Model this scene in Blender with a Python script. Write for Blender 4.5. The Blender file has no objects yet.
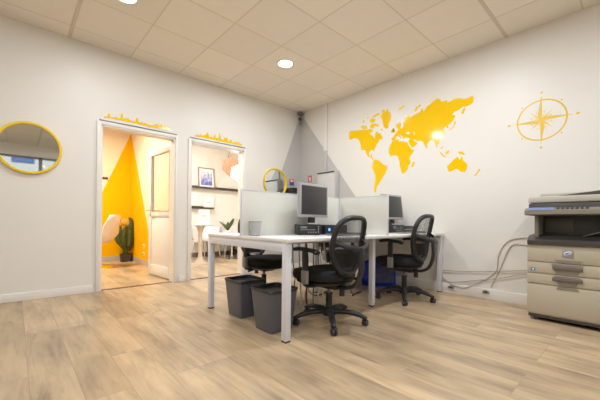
import bpy, bmesh, math, random
from mathutils import Vector, Matrix
random.seed(7)
S = bpy.context.scene
COL = S.collection
PI = math.pi

# ---------------------------------------------------------------- materials
def lin(c):
    f = lambda v: v/12.92 if v <= .04045 else ((v+.055)/1.055)**2.4
    return tuple(f(v/255) for v in c) + (1,)

def mat(name, rgb, rough=.5, metal=0, var=0.0, vscale=8, bump=0, bscale=60, spec=.5, emit=None, estr=0, coat=0):
    m = bpy.data.materials.new(name); m.use_nodes = True
    nt = m.node_tree; b = nt.nodes['Principled BSDF']
    col = lin(rgb)
    b.inputs['Base Color'].default_value = col
    b.inputs['Roughness'].default_value = rough
    b.inputs['Metallic'].default_value = metal
    b.inputs['Specular IOR Level'].default_value = spec
    b.inputs['Coat Weight'].default_value = coat
    tc = nt.nodes.new('ShaderNodeTexCoord')
    n = nt.nodes.new('ShaderNodeTexNoise'); n.inputs['Scale'].default_value = vscale; n.inputs['Detail'].default_value = 4
    nt.links.new(tc.outputs['Object'], n.inputs['Vector'])
    r = nt.nodes.new('ShaderNodeValToRGB')
    k = max(var, .01)
    r.color_ramp.elements[0].position = .3; r.color_ramp.elements[1].position = .7
    r.color_ramp.elements[0].color = tuple(c*(1-k) for c in col[:3]) + (1,)
    r.color_ramp.elements[1].color = tuple(min(1, c*(1+k)) for c in col[:3]) + (1,)
    nt.links.new(n.outputs['Fac'], r.inputs['Fac']); nt.links.new(r.outputs['Color'], b.inputs['Base Color'])
    if bump:
        n2 = nt.nodes.new('ShaderNodeTexNoise'); n2.inputs['Scale'].default_value = bscale; n2.inputs['Detail'].default_value = 3
        nt.links.new(tc.outputs['Object'], n2.inputs['Vector'])
        bp = nt.nodes.new('ShaderNodeBump'); bp.inputs['Strength'].default_value = bump; bp.inputs['Distance'].default_value = .004
        nt.links.new(n2.outputs['Fac'], bp.inputs['Height']); nt.links.new(bp.outputs['Normal'], b.inputs['Normal'])
    if emit:
        b.inputs['Emission Color'].default_value = lin(emit); b.inputs['Emission Strength'].default_value = estr
    return m

def glass_mat(name, tint=(235, 240, 240), refl=.08):
    m = bpy.data.materials.new(name); m.use_nodes = True; nt = m.node_tree
    nt.nodes.remove(nt.nodes['Principled BSDF']); out = nt.nodes['Material Output']
    t = nt.nodes.new('ShaderNodeBsdfTransparent'); t.inputs['Color'].default_value = lin(tint)
    g = nt.nodes.new('ShaderNodeBsdfGlossy'); g.inputs['Roughness'].default_value = .03
    mx = nt.nodes.new('ShaderNodeMixShader'); mx.inputs[0].default_value = refl
    nt.links.new(t.outputs[0], mx.inputs[1]); nt.links.new(g.outputs[0], mx.inputs[2]); nt.links.new(mx.outputs[0], out.inputs['Surface'])
    return m

def mesh_fabric(name, rgb, scale=260, hole=.45):
    """woven mesh: fine procedural holes"""
    m = mat(name, rgb, .7); nt = m.node_tree; b = nt.nodes['Principled BSDF']; out = nt.nodes['Material Output']
    tc = nt.nodes.new('ShaderNodeTexCoord'); sep = nt.nodes.new('ShaderNodeSeparateXYZ'); nt.links.new(tc.outputs['Object'], sep.inputs[0])
    outs = []
    for ax in ('X', 'Z'):
        mu = nt.nodes.new('ShaderNodeMath'); mu.operation = 'MULTIPLY'; mu.inputs[1].default_value = scale; nt.links.new(sep.outputs[ax], mu.inputs[0])
        fr = nt.nodes.new('ShaderNodeMath'); fr.operation = 'FRACT'; nt.links.new(mu.outputs[0], fr.inputs[0])
        lt = nt.nodes.new('ShaderNodeMath'); lt.operation = 'LESS_THAN'; lt.inputs[1].default_value = hole**.5; nt.links.new(fr.outputs[0], lt.inputs[0]); outs.append(lt)
    an = nt.nodes.new('ShaderNodeMath'); an.operation = 'MULTIPLY'; nt.links.new(outs[0].outputs[0], an.inputs[0]); nt.links.new(outs[1].outputs[0], an.inputs[1])
    t = nt.nodes.new('ShaderNodeBsdfTransparent'); mx = nt.nodes.new('ShaderNodeMixShader')
    nt.links.new(an.outputs[0], mx.inputs[0]); nt.links.new(b.outputs[0], mx.inputs[1]); nt.links.new(t.outputs[0], mx.inputs[2]); nt.links.new(mx.outputs[0], out.inputs['Surface'])
    return m

def floor_mat():
    m = bpy.data.materials.new('oak_laminate'); m.use_nodes = True; nt = m.node_tree; b = nt.nodes['Principled BSDF']; L = nt.links.new
    tc = nt.nodes.new('ShaderNodeTexCoord'); mp = nt.nodes.new('ShaderNodeMapping'); mp.inputs['Rotation'].default_value = (0, 0, PI/2)
    L(tc.outputs['Object'], mp.inputs[0])
    br = nt.nodes.new('ShaderNodeTexBrick'); br.inputs['Scale'].default_value = 1
    br.inputs['Brick Width'].default_value = 1.29; br.inputs['Row Height'].default_value = .193; br.inputs['Mortar Size'].default_value = .0022
    br.inputs['Mortar Smooth'].default_value = .4; br.offset = .37; br.offset_frequency = 3
    br.inputs['Color1'].default_value = (0, 0, 0, 1); br.inputs['Color2'].default_value = (1, 1, 1, 1); br.inputs['Mortar'].default_value = (.5, .5, .5, 1)
    L(mp.outputs[0], br.inputs['Vector'])
    # per-plank shift of the grain
    ad = nt.nodes.new('ShaderNodeVectorMath'); ad.operation = 'MULTIPLY_ADD'; ad.inputs[1].default_value = (7, 3, 5)
    L(br.outputs['Color'], ad.inputs[0]); L(tc.outputs['Object'], ad.inputs[2])
    m2 = nt.nodes.new('ShaderNodeMapping'); m2.inputs['Scale'].default_value = (15, 1.25, 1); L(ad.outputs[0], m2.inputs[0])
    n = nt.nodes.new('ShaderNodeTexNoise'); n.inputs['Scale'].default_value = 1.6; n.inputs['Detail'].default_value = 10; n.inputs['Roughness'].default_value = .62; n.inputs['Distortion'].default_value = .9; L(m2.outputs[0], n.inputs[0])
    m3 = nt.nodes.new('ShaderNodeMapping'); m3.inputs['Scale'].default_value = (3.2, 1.0, 1); L(ad.outputs[0], m3.inputs[0])
    n3 = nt.nodes.new('ShaderNodeTexNoise'); n3.inputs['Scale'].default_value = 1.7; n3.inputs['Detail'].default_value = 3; L(m3.outputs[0], n3.inputs[0])
    r = nt.nodes.new('ShaderNodeValToRGB'); e = r.color_ramp.elements
    e[0].position = .25; e[0].color = lin((136, 110, 86)); e[1].position = .78; e[1].color = lin((216, 191, 154))
    k = e.new(.5); k.color = lin((192, 166, 131)); L(n.outputs['Fac'], r.inputs[0])
    r3 = nt.nodes.new('ShaderNodeValToRGB'); e = r3.color_ramp.elements
    e[0].position = .3; e[0].color = lin((134, 114, 98)); e[1].position = .62; e[1].color = lin((214, 187, 150)); L(n3.outputs['Fac'], r3.inputs[0])
    mx = nt.nodes.new('ShaderNodeMix'); mx.data_type = 'RGBA'; mx.inputs[0].default_value = .5; L(r.outputs[0], mx.inputs[6]); L(r3.outputs[0], mx.inputs[7])
    # slight plank to plank tone
    hs = nt.nodes.new('ShaderNodeHueSaturation'); mr = nt.nodes.new('ShaderNodeMapRange'); mr.inputs[3].default_value = .86; mr.inputs[4].default_value = 1.1
    L(br.outputs['Color'], mr.inputs[0]); L(mr.outputs[0], hs.inputs['Value']); L(mx.outputs[2], hs.inputs['Color'])
    mo = nt.nodes.new('ShaderNodeMix'); mo.data_type = 'RGBA'; mo.inputs[7].default_value = lin((128, 102, 80)); L(hs.outputs[0], mo.inputs[6])
    mf = nt.nodes.new('ShaderNodeMath'); mf.operation = 'MULTIPLY'; mf.inputs[1].default_value = .4; L(br.outputs['Fac'], mf.inputs[0]); L(mf.outputs[0], mo.inputs[0])
    L(mo.outputs[2], b.inputs['Base Color']); b.inputs['Roughness'].default_value = .36; b.inputs['Specular IOR Level'].default_value = .4
    bp = nt.nodes.new('ShaderNodeBump'); bp.inputs['Strength'].default_value = .12; bp.inputs['Distance'].default_value = .002; L(n.outputs['Fac'], bp.inputs['Height']); L(bp.outputs[0], b.inputs['Normal'])
    return m

def ceiling_mat():
    m = mat('ceiling_tile', (246, 236, 220), .9, bump=.25, bscale=220)
    nt = m.node_tree; b = nt.nodes['Principled BSDF']; L = nt.links.new
    old = b.inputs['Base Color'].links[0].from_socket
    tc = nt.nodes.new('ShaderNodeTexCoord'); mp = nt.nodes.new('ShaderNodeMapping'); mp.inputs['Location'].default_value = (GRID_X, GRID_Y, 0); L(tc.outputs['Object'], mp.inputs[0])
    sep = nt.nodes.new('ShaderNodeSeparateXYZ'); L(mp.outputs[0], sep.inputs[0]); o = []
    wn = nt.nodes.new('ShaderNodeTexWhiteNoise'); wn.noise_dimensions = '2D'
    fl = []
    for ax in 'XY':
        d = nt.nodes.new('ShaderNodeMath'); d.operation = 'DIVIDE'; d.inputs[1].default_value = TILE; L(sep.outputs[ax], d.inputs[0])
        f = nt.nodes.new('ShaderNodeMath'); f.operation = 'FRACT'; L(d.outputs[0], f.inputs[0])
        g = nt.nodes.new('ShaderNodeMath'); g.operation = 'FLOOR'; L(d.outputs[0], g.inputs[0]); fl.append(g)
        s = nt.nodes.new('ShaderNodeMath'); s.operation = 'SUBTRACT'; s.inputs[1].default_value = .5; L(f.outputs[0], s.inputs[0])
        a = nt.nodes.new('ShaderNodeMath'); a.operation = 'ABSOLUTE'; L(s.outputs[0], a.inputs[0])
        gt = nt.nodes.new('ShaderNodeMath'); gt.operation = 'GREATER_THAN'; gt.inputs[1].default_value = .488; L(a.outputs[0], gt.inputs[0]); o.append(gt)
    cx = nt.nodes.new('ShaderNodeCombineXYZ'); L(fl[0].outputs[0], cx.inputs[0]); L(fl[1].outputs[0], cx.inputs[1]); L(cx.outputs[0], wn.inputs['Vector'])
    mr = nt.nodes.new('ShaderNodeMapRange'); mr.inputs[3].default_value = .95; mr.inputs[4].default_value = 1.03; L(wn.outputs['Value'], mr.inputs[0])
    hs = nt.nodes.new('ShaderNodeHueSaturation'); L(old, hs.inputs['Color']); L(mr.outputs[0], hs.inputs['Value'])
    mxx = nt.nodes.new('ShaderNodeMath'); mxx.operation = 'MAXIMUM'; L(o[0].outputs[0], mxx.inputs[0]); L(o[1].outputs[0], mxx.inputs[1])
    mx = nt.nodes.new('ShaderNodeMix'); mx.data_type = 'RGBA'; mx.inputs[7].default_value = lin((228, 214, 194)); L(mxx.outputs[0], mx.inputs[0]); L(hs.outputs[0], mx.inputs[6]); L(mx.outputs[2], b.inputs['Base Color'])
    return m

def rsq(a, r, k=5):
    """square of half-side a with corner radius r"""
    o = []
    for q, (sx, sy) in enumerate(((1, 1), (-1, 1), (-1, -1), (1, -1))):
        for i in range(k+1):
            t = PI/2*q+PI/2*i/k; o.append((sx*(a-r)+r*math.cos(t), sy*(a-r)+r*math.sin(t)))
    return o

def print_mat():
    m = mat('blue_print', (230, 228, 232), .5); nt = m.node_tree; b = nt.nodes['Principled BSDF']; L = nt.links.new
    tc = nt.nodes.new('ShaderNodeTexCoord'); n = nt.nodes.new('ShaderNodeTexNoise'); n.inputs['Scale'].default_value = 14; n.inputs['Detail'].default_value = 6
    L(tc.outputs['Object'], n.inputs[0]); sep = nt.nodes.new('ShaderNodeSeparateXYZ'); L(tc.outputs['Object'], sep.inputs[0])
    mr = nt.nodes.new('ShaderNodeMapRange'); mr.inputs[1].default_value = .06; mr.inputs[2].default_value = .42; mr.inputs[3].default_value = -.22; mr.inputs[4].default_value = .16; L(sep.outputs['Z'], mr.inputs[0])
    ad = nt.nodes.new('ShaderNodeMath'); L(n.outputs['Fac'], ad.inputs[0]); L(mr.outputs[0], ad.inputs[1])
    r = nt.nodes.new('ShaderNodeValToRGB'); e = r.color_ramp.elements; e[0].position = .3; e[0].color = lin((92, 112, 186)); e[1].position = .66; e[1].color = lin((238, 230, 228)); k = e.new(.46); k.color = lin((165, 165, 200))
    L(ad.outputs[0], r.inputs[0]); L(r.outputs[0], b.inputs['Base Color']); return m

# ---------------------------------------------------------------- geometry
class MB:
    def __init__(s): s.bm = bmesh.new()
    def _add(s, tmp, M=None):
        if M is not None: bmesh.ops.transform(tmp, matrix=M, verts=tmp.verts)
        me = bpy.data.meshes.new('t'); tmp.to_mesh(me); tmp.free(); s.bm.from_mesh(me); bpy.data.meshes.remove(me); return s
    def box(s, x0, x1, y0, y1, z0, z1, bev=0, M=None, seg=2):
        t = bmesh.new(); bmesh.ops.create_cube(t, size=1)
        for v in t.verts: v.co = Vector(((x0+x1)/2+v.co.x*(x1-x0), (y0+y1)/2+v.co.y*(y1-y0), (z0+z1)/2+v.co.z*(z1-z0)))
        if bev: bmesh.ops.bevel(t, geom=t.edges[:], offset=bev, segments=seg, affect='EDGES', profile=.5)
        return s._add(t, M)
    def rings(s, rings, cap=True, closed=False, M=None):
        t = bmesh.new(); vs = [[t.verts.new(p) for p in r] for r in rings]; n = len(rings[0]); m = len(rings)
        for i in range(m if closed else m-1):
            a, b = vs[i], vs[(i+1) % m]
            for j in range(n): t.faces.new((a[j], a[(j+1) % n], b[(j+1) % n], b[j]))
        if cap and not closed:
            t.faces.new(vs[0][::-1]); t.faces.new(vs[-1])
        bmesh.ops.recalc_face_normals(t, faces=t.faces)
        return s._add(t, M)
    def tube(s, pts, r, n=10, closed=False, flat=1.0, up=(0, 0, 1), M=None, cap=True):
        """sweep; r scalar or per point; flat scales the cross-section along the binormal"""
        P = [Vector(p) for p in pts]; m = len(P); R = r if isinstance(r, (list, tuple)) else [r]*m
        F = flat if isinstance(flat, (list, tuple)) else [flat]*m
        rings = []; nrm = None
        for i in range(m):
            if closed: d = P[(i+1) % m]-P[i-1]
            else: d = P[min(i+1, m-1)]-P[max(i-1, 0)]
            d.normalize()
            if nrm is None:
                u = Vector(up); nrm = u-d*u.dot(d)
                if nrm.length < 1e-3: u = Vector((1, 0, 0)); nrm = u-d*u.dot(d)
            else: nrm = nrm-d*nrm.dot(d)
            nrm.normalize(); bi = d.cross(nrm)
            rings.append([P[i]+nrm*(R[i]*math.cos(2*PI*k/n))+bi*(R[i]*F[i]*math.sin(2*PI*k/n)) for k in range(n)])
        return s.rings(rings, cap, closed, M)
    def cyl(s, p0, p1, r0, r1=None, n=20): return s.tube([p0, p1], [r0, r0 if r1 is None else r1], n)
    def lathe(s, prof, c=(0, 0, 0), n=32, M=None, cap=True):
        return s.rings([[(c[0]+r*math.cos(2*PI*k/n), c[1]+r*math.sin(2*PI*k/n), c[2]+z) for k in range(n)] for r, z in prof], cap, M=M)
    def ball(s, c, r, n=14, M=None):
        rx, ry, rz = r if isinstance(r, (tuple, list)) else (r, r, r)
        m = n//2+2
        return s.rings([[(c[0]+rx*max(.02, math.sin(PI*i/m))*math.cos(2*PI*k/n), c[1]+ry*max(.02, math.sin(PI*i/m))*math.sin(2*PI*k/n), c[2]-rz*math.cos(PI*i/m)) for k in range(n)] for i in range(m+1)], M=M)
    def prism(s, pts, a0, a1, f):
        """polygon pts (2-D) from depth a0 to a1; f(u,v,a)->xyz"""
        return s.rings([[f(u, v, a0) for u, v in pts], [f(u, v, a1) for u, v in pts]])
    def fill(s, polys, depth, f):
        """filled 2-D outlines, holes allowed, with real thickness; f(u,v,w)->xyz with w in 0..depth"""
        cu = bpy.data.curves.new('c', 'CURVE'); cu.dimensions = '2D'; cu.fill_mode = 'BOTH'; cu.extrude = depth/2
        for p in polys:
            sp = cu.splines.new('POLY'); sp.points.add(len(p)-1); sp.use_cyclic_u = True
            for q, (u, v) in zip(sp.points, p): q.co = (u, v, 0, 1)
        o = bpy.data.objects.new('c', cu); COL.objects.link(o); dg = bpy.context.evaluated_depsgraph_get(); dg.update()
        me = bpy.data.meshes.new_from_object(o.evaluated_get(dg)); t = bmesh.new(); t.from_mesh(me)
        for v in t.verts: v.co = Vector(f(v.co.x, v.co.y, v.co.z+depth/2))
        bmesh.ops.recalc_face_normals(t, faces=t.faces)
        bpy.data.objects.remove(o); bpy.data.curves.remove(cu); bpy.data.meshes.remove(me)
        return s._add(t)
    def build(s, name, m, parent=None, world=False, label=None, angle=38, stuff=False):
        if world and parent is not None:
            bmesh.ops.transform(s.bm, matrix=chain(parent).inverted(), verts=s.bm.verts)
        me = bpy.data.meshes.new(name); s.bm.to_mesh(me); s.bm.free()
        for p in me.polygons: p.use_smooth = True
        me.set_sharp_from_angle(angle=math.radians(angle))
        me.materials.append(m); o = bpy.data.objects.new(name, me); COL.objects.link(o)
        if parent is not None: o.parent = parent
        if label: o['label'] = label
        if stuff: o['kind'] = 'stuff'
        return o

def chain(o):
    M = Matrix.Identity(4)
    while o is not None:
        M = (Matrix.Translation(o.location) @ o.rotation_euler.to_matrix().to_4x4()) @ M; o = o.parent
    return M

def tag(o, label, cat, group=None):
    o['label'] = label; o['category'] = cat
    if group: o['group'] = group
    return o

def thing(name, label, cat, loc=(0, 0, 0), rz=0, group=None):
    o = bpy.data.objects.new(name, None); COL.objects.link(o); o.location = loc; o.rotation_euler = (0, 0, rz); o.empty_display_size = .1
    return tag(o, label, cat, group)

def struct(o): o['kind'] = 'structure'; return o

def kids(o): return [c for c in bpy.data.objects if c.parent == o]

def copy_tree(o, parent=None):
    c = o.copy(); COL.objects.link(c); c.parent = parent
    for k in kids(o): copy_tree(k, c)
    return c

def smooth(pts, n=6, closed=False):
    """Catmull-Rom through pts"""
    P = [Vector(p) for p in pts]; out = []; m = len(P)
    for i in range(m if closed else m-1):
        g = (lambda k: P[k % m]) if closed else (lambda k: P[max(0, min(m-1, k))])
        a, b, c, d = g(i-1), g(i), g(i+1), g(i+2)
        for k in range(n):
            t = k/n; out.append(.5*((2*b)+(c-a)*t+(2*a-5*b+4*c-d)*t*t+(3*b-a-3*c+d)*t**3))
    if not closed: out.append(P[-1])
    return out

P_MAIN, C_MAIN = 15, (.92, 1, 1.08)
P_OFFICE, C_OFFICE = 72, (1, .91, .74)
P_LOUNGE, C_LOUNGE = 54, (.93, 1.0, 1.09)
P_PEND = 18
SKY, EXPOSURE, ROLL = 1.6, 0.0, .6
MAP = {
 'north_america': [[(-1.181,2.294),(-1.268,2.280),(-1.364,2.271),(-1.480,2.251),(-1.559,2.245),(-1.603,2.225),(-1.597,2.204),(-1.559,2.189),(-1.549,2.167),(-1.604,2.128),(-1.629,2.095),(-1.637,2.140),(-1.643,2.179),(-1.669,2.185),(-1.697,2.155),(-1.733,2.143),(-1.748,2.109),(-1.769,2.072),(-1.744,2.049),(-1.719,2.065),(-1.703,2.026),(-1.671,2.004),(-1.650,1.962),(-1.629,1.920),(-1.629,1.920),(-1.627,1.894),(-1.609,1.908),(-1.596,1.929),(-1.563,1.921),(-1.534,1.894),(-1.535,1.856),(-1.557,1.841),(-1.574,1.865),(-1.592,1.851),(-1.579,1.825),(-1.611,1.796),(-1.624,1.780),(-1.597,1.787),(-1.564,1.818),(-1.508,1.845),(-1.480,1.897),(-1.461,1.947),(-1.391,1.958),(-1.379,1.989),(-1.378,2.047),(-1.347,2.111),(-1.318,2.145),(-1.257,2.171),(-1.220,2.160),(-1.183,2.151),(-1.140,2.175),(-1.170,2.197),(-1.135,2.220),(-1.165,2.238),(-1.139,2.269)]],
 'south_america': [[(-1.619,1.784),(-1.663,1.767),(-1.695,1.759),(-1.748,1.718),(-1.780,1.687),(-1.852,1.651),(-1.848,1.616),(-1.823,1.574),(-1.813,1.539),(-1.772,1.498),(-1.751,1.464),(-1.720,1.421),(-1.689,1.388),(-1.672,1.352),(-1.665,1.288),(-1.636,1.290),(-1.627,1.346),(-1.641,1.419),(-1.649,1.483),(-1.648,1.547),(-1.622,1.597),(-1.592,1.665),(-1.603,1.719)]],
 'africa': [[(-1.918,1.987),(-1.957,2.006),(-2.006,2.005),(-2.035,1.974),(-2.091,1.960),(-2.156,1.938),(-2.171,1.898),(-2.202,1.851),(-2.220,1.826),(-2.256,1.823),(-2.239,1.786),(-2.194,1.743),(-2.186,1.710),(-2.204,1.666),(-2.196,1.642),(-2.167,1.620),(-2.164,1.578),(-2.128,1.531),(-2.087,1.519),(-2.064,1.564),(-2.044,1.627),(-2.038,1.688),(-2.024,1.725),(-2.028,1.698),(-2.018,1.752),(-1.993,1.781),(-1.960,1.790),(-1.901,1.786),(-1.870,1.835),(-1.869,1.889),(-1.889,1.948)]],
 'madagascar': [[(-2.257,1.670),(-2.260,1.642),(-2.249,1.615),(-2.235,1.586),(-2.218,1.597),(-2.222,1.646)]],
 'eurasia': [[(-1.917,2.045),(-1.908,2.024),(-1.928,1.999),(-1.957,2.006),(-1.976,2.028),(-2.001,2.057),(-2.028,2.041),(-2.059,2.004),(-2.068,2.016),(-2.039,2.051),(-2.051,2.057),(-2.077,2.035),(-2.096,1.997),(-2.115,1.993),(-2.111,2.015),(-2.128,2.008),(-2.155,1.992),(-2.177,1.995),(-2.185,1.972),(-2.167,1.946),(-2.184,1.909),(-2.220,1.849),(-2.264,1.870),(-2.302,1.902),(-2.278,1.916),(-2.242,1.952),(-2.256,1.953),(-2.302,1.925),(-2.336,1.925),(-2.367,1.909),(-2.393,1.859),(-2.427,1.805),(-2.435,1.828),(-2.426,1.861),(-2.450,1.894),(-2.483,1.920),(-2.507,1.903),(-2.527,1.864),(-2.535,1.858),(-2.545,1.820),(-2.558,1.791),(-2.564,1.813),(-2.557,1.854),(-2.570,1.831),(-2.585,1.838),(-2.579,1.874),(-2.602,1.893),(-2.632,1.913),(-2.652,1.945),(-2.636,1.995),(-2.636,2.026),(-2.662,2.041),(-2.682,2.012),(-2.696,2.018),(-2.684,2.046),(-2.721,2.069),(-2.755,2.103),(-2.776,2.139),(-2.761,2.158),(-2.736,2.170),(-2.764,2.195),(-2.821,2.207),(-2.859,2.235),(-2.891,2.222),(-2.912,2.228),(-2.946,2.236),(-2.973,2.255),(-2.980,2.314),(-2.959,2.331),(-2.911,2.319),(-2.870,2.321),(-2.834,2.340),(-2.791,2.349),(-2.752,2.350),(-2.729,2.337),(-2.689,2.333),(-2.669,2.363),(-2.639,2.356),(-2.592,2.372),(-2.601,2.394),(-2.542,2.418),(-2.526,2.398),(-2.461,2.392),(-2.542,2.414),(-2.502,2.397),(-2.462,2.368),(-2.426,2.357),(-2.404,2.332),(-2.376,2.299),(-2.366,2.337),(-2.345,2.346),(-2.329,2.306),(-2.277,2.294),(-2.224,2.282),(-2.197,2.268),(-2.179,2.293),(-2.130,2.309),(-2.101,2.261),(-2.125,2.261),(-2.088,2.218),(-2.098,2.176),(-2.070,2.143),(-2.049,2.161),(-2.060,2.219),(-2.037,2.240),(-1.988,2.223),(-1.984,2.184),(-2.004,2.154),(-2.016,2.137),(-1.976,2.099),(-1.943,2.058),(-1.951,2.074),(-1.947,2.057)], [(-2.123,2.063),(-2.140,2.077),(-2.173,2.075),(-2.195,2.049),(-2.164,2.045)], [(-2.235,2.079),(-2.248,2.060),(-2.262,2.028),(-2.255,2.010),(-2.241,2.044)]],
 'greenland': [[(-1.781,2.481),(-1.806,2.444),(-1.842,2.474),(-1.863,2.424),(-1.893,2.408),(-1.906,2.342),(-1.889,2.294),(-1.865,2.263),(-1.856,2.194),(-1.815,2.194),(-1.780,2.229),(-1.769,2.285),(-1.762,2.332),(-1.726,2.386),(-1.761,2.432),(-1.739,2.465)]],
 'arctic_island': [[(-1.585,2.430),(-1.644,2.443),(-1.687,2.452),(-1.719,2.437),(-1.698,2.420),(-1.633,2.409),(-1.590,2.414)], [(-1.557,2.399),(-1.608,2.391),(-1.645,2.369),(-1.624,2.331),(-1.580,2.328),(-1.542,2.365)], [(-1.409,2.396),(-1.443,2.411),(-1.437,2.374),(-1.409,2.363)], [(-1.377,2.326),(-1.433,2.322),(-1.491,2.298),(-1.502,2.261),(-1.434,2.268),(-1.387,2.301)], [(-1.547,2.298),(-1.580,2.319),(-1.635,2.310),(-1.689,2.285),(-1.704,2.245),(-1.635,2.275),(-1.609,2.242),(-1.554,2.259)], [(-1.732,2.221),(-1.755,2.207),(-1.764,2.183),(-1.739,2.178)], [(-1.491,2.430),(-1.518,2.435),(-1.519,2.408),(-1.496,2.410)]],
 'iceland': [[(-1.906,2.143),(-1.936,2.182),(-1.957,2.150),(-1.966,2.123),(-1.926,2.117)]],
 'british_isles': [[(-1.930,2.184),(-1.953,2.164),(-1.954,2.138),(-1.970,2.115),(-1.930,2.117),(-1.942,2.141)], [(-1.898,2.144),(-1.922,2.146),(-1.918,2.122),(-1.899,2.123)]],
 'svalbard': [[(-2.012,2.430),(-2.054,2.450),(-2.089,2.454),(-2.101,2.439),(-2.067,2.419),(-2.032,2.404)]],
 'novaya_zemlya': [[(-2.250,2.334),(-2.255,2.363),(-2.279,2.383),(-2.328,2.403),(-2.343,2.391),(-2.297,2.363),(-2.270,2.324)]],
 'kamchatka': [[(-2.864,2.207),(-2.882,2.220),(-2.886,2.194),(-2.871,2.153),(-2.855,2.141),(-2.842,2.168)]],
 'japan': [[(-2.777,2.083),(-2.781,2.056),(-2.759,2.012),(-2.715,1.983),(-2.700,1.992),(-2.737,2.012),(-2.758,2.037),(-2.765,2.074)]],
 'sumatra': [[(-2.583,1.751),(-2.611,1.727),(-2.646,1.680),(-2.682,1.668),(-2.643,1.667),(-2.609,1.700)]],
 'borneo': [[(-2.657,1.717),(-2.695,1.745),(-2.711,1.734),(-2.698,1.698),(-2.667,1.700)]],
 'philippines': [[(-2.601,1.780),(-2.634,1.806),(-2.637,1.796),(-2.617,1.770)]],
 'new_guinea': [[(-2.808,1.702),(-2.836,1.707),(-2.869,1.687),(-2.891,1.658),(-2.855,1.665),(-2.817,1.683)]],
 'australia': [[(-2.748,1.607),(-2.777,1.629),(-2.794,1.641),(-2.811,1.642),(-2.820,1.616),(-2.837,1.608),(-2.843,1.643),(-2.860,1.635),(-2.865,1.601),(-2.894,1.568),(-2.916,1.540),(-2.910,1.489),(-2.889,1.453),(-2.844,1.463),(-2.810,1.492),(-2.793,1.506),(-2.749,1.485),(-2.708,1.473),(-2.693,1.503),(-2.683,1.547),(-2.719,1.576)]],
 'new_zealand': [[(-3.042,1.476),(-3.055,1.460),(-3.030,1.424),(-3.004,1.394),(-2.994,1.404),(-3.024,1.438)]],
}
SKY1 = [(-3.159,2.053),(-3.146,2.071),(-3.113,2.076),(-3.111,2.110),(-3.094,2.114),(-3.089,2.077),(-3.046,2.079),(-3.029,2.102),(-3.012,2.084),(-2.977,2.086),(-2.971,2.144),(-2.954,2.145),(-2.948,2.086),(-2.928,2.107),(-2.914,2.091),(-2.897,2.111),(-2.878,2.091),(-2.864,2.083),(-2.813,2.085),(-2.801,2.133),(-2.783,2.134),(-2.777,2.090),(-2.753,2.082),(-2.738,2.099),(-2.720,2.083),(-2.692,2.096),(-2.669,2.078),(-2.598,2.083),(-2.567,2.107),(-2.543,2.109),(-2.526,2.092),(-2.505,2.117),(-2.486,2.113),(-2.477,2.093),(-2.453,2.112),(-2.436,2.084),(-2.411,2.100),(-2.368,2.081),(-2.371,2.060),(-2.485,2.057),(-2.645,2.053),(-2.798,2.061),(-2.942,2.061),(-3.080,2.062)]
SKY2 = [(-2.037,2.066),(-1.999,2.076),(-1.965,2.076),(-1.956,2.112),(-1.946,2.079),(-1.882,2.096),(-1.858,2.131),(-1.842,2.142),(-1.822,2.108),(-1.817,2.086),(-1.784,2.085),(-1.778,2.143),(-1.769,2.083),(-1.750,2.087),(-1.733,2.133),(-1.723,2.138),(-1.706,2.089),(-1.676,2.082),(-1.663,2.139),(-1.655,2.195),(-1.646,2.143),(-1.628,2.084),(-1.581,2.081),(-1.573,2.121),(-1.516,2.125),(-1.511,2.079),(-1.487,2.078),(-1.481,2.103),(-1.444,2.103),(-1.433,2.072),(-1.338,2.094),(-1.291,2.081),(-1.258,2.066),(-1.265,2.041),(-1.393,2.047),(-1.572,2.047),(-1.743,2.051),(-1.905,2.054),(-2.037,2.047)]
CA = [(-2.585,0.209),(-2.655,0.168),(-2.763,0.109),(-2.892,0.089),(-2.977,0.124),(-3.128,0.224),(-3.227,0.329),(-3.247,0.492),(-3.300,0.619),(-3.382,0.683),(-3.538,0.707)]
CB = [(-2.593,0.260),(-2.813,0.276),(-3.011,0.295),(-3.238,0.326),(-3.522,0.372)]
CC = [(-2.594,0.148),(-2.763,0.136),(-3.012,0.192),(-3.239,0.249),(-3.522,0.340)]
CD = [(-3.174,0.135),(-3.228,0.267),(-3.280,0.397),(-3.342,0.573),(-3.402,0.630),(-3.539,0.619)]
# ---------------------------------------------------------------- sizes of the place (metres; corner of the two walls = origin)
H = 2.868; TILE = .607; GRID_X, GRID_Y = .45, .88
WT = .12                      # thickness of the partition wall with the doors
D1 = (-3.178, -2.312, 1.965)   # door opening: x0, x1, top
D2 = (-2.092, -1.226, 1.965)
X0, Y0 = -6.6, -7.0           # far ends of the room behind the camera
R1Y, R2Y, R2X, PX = 3.02, 2.752, .337, -2.112

wall_m = mat('wall_paint', (236, 230, 222), .42, var=.012, vscale=1.5, bump=.05, bscale=90, spec=.35)
rwall_m = mat('satin_wall_paint', (236, 230, 222), .40, var=.012, vscale=1.5, spec=.3)
cream_m = mat('cream_wall_paint', (242, 233, 220), .6, var=.01, vscale=1.5)
peach_m = mat('pale_wall_paint', (240, 224, 200), .6, var=.01, vscale=1.5)
ypaint_m = mat('yellow_wall_paint', (246, 186, 0), .8, var=.015, vscale=2, spec=.12)
gpaint_m = mat('grey_wall_paint', (198, 194, 190), .5, var=.012, vscale=2)
sticker_m = mat('yellow_vinyl', (249, 200, 0), .10, var=.008, spec=.5)
gold_m = mat('golden_vinyl', (232, 190, 50), .3, var=.01)
trim_m = mat('white_trim_paint', (238, 232, 224), .4, var=.01)
hingeshade_m = mat('hinge_grey_shadow_line', (150, 145, 138), .4, metal=.3)  # hinge grey; over the casings it paints in a shadow line
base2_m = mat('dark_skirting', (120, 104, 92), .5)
base1_m = mat('grey_skirting', (196, 186, 180), .5)
brown_m = mat('brown_threshold', (120, 84, 56), .5)
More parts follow.
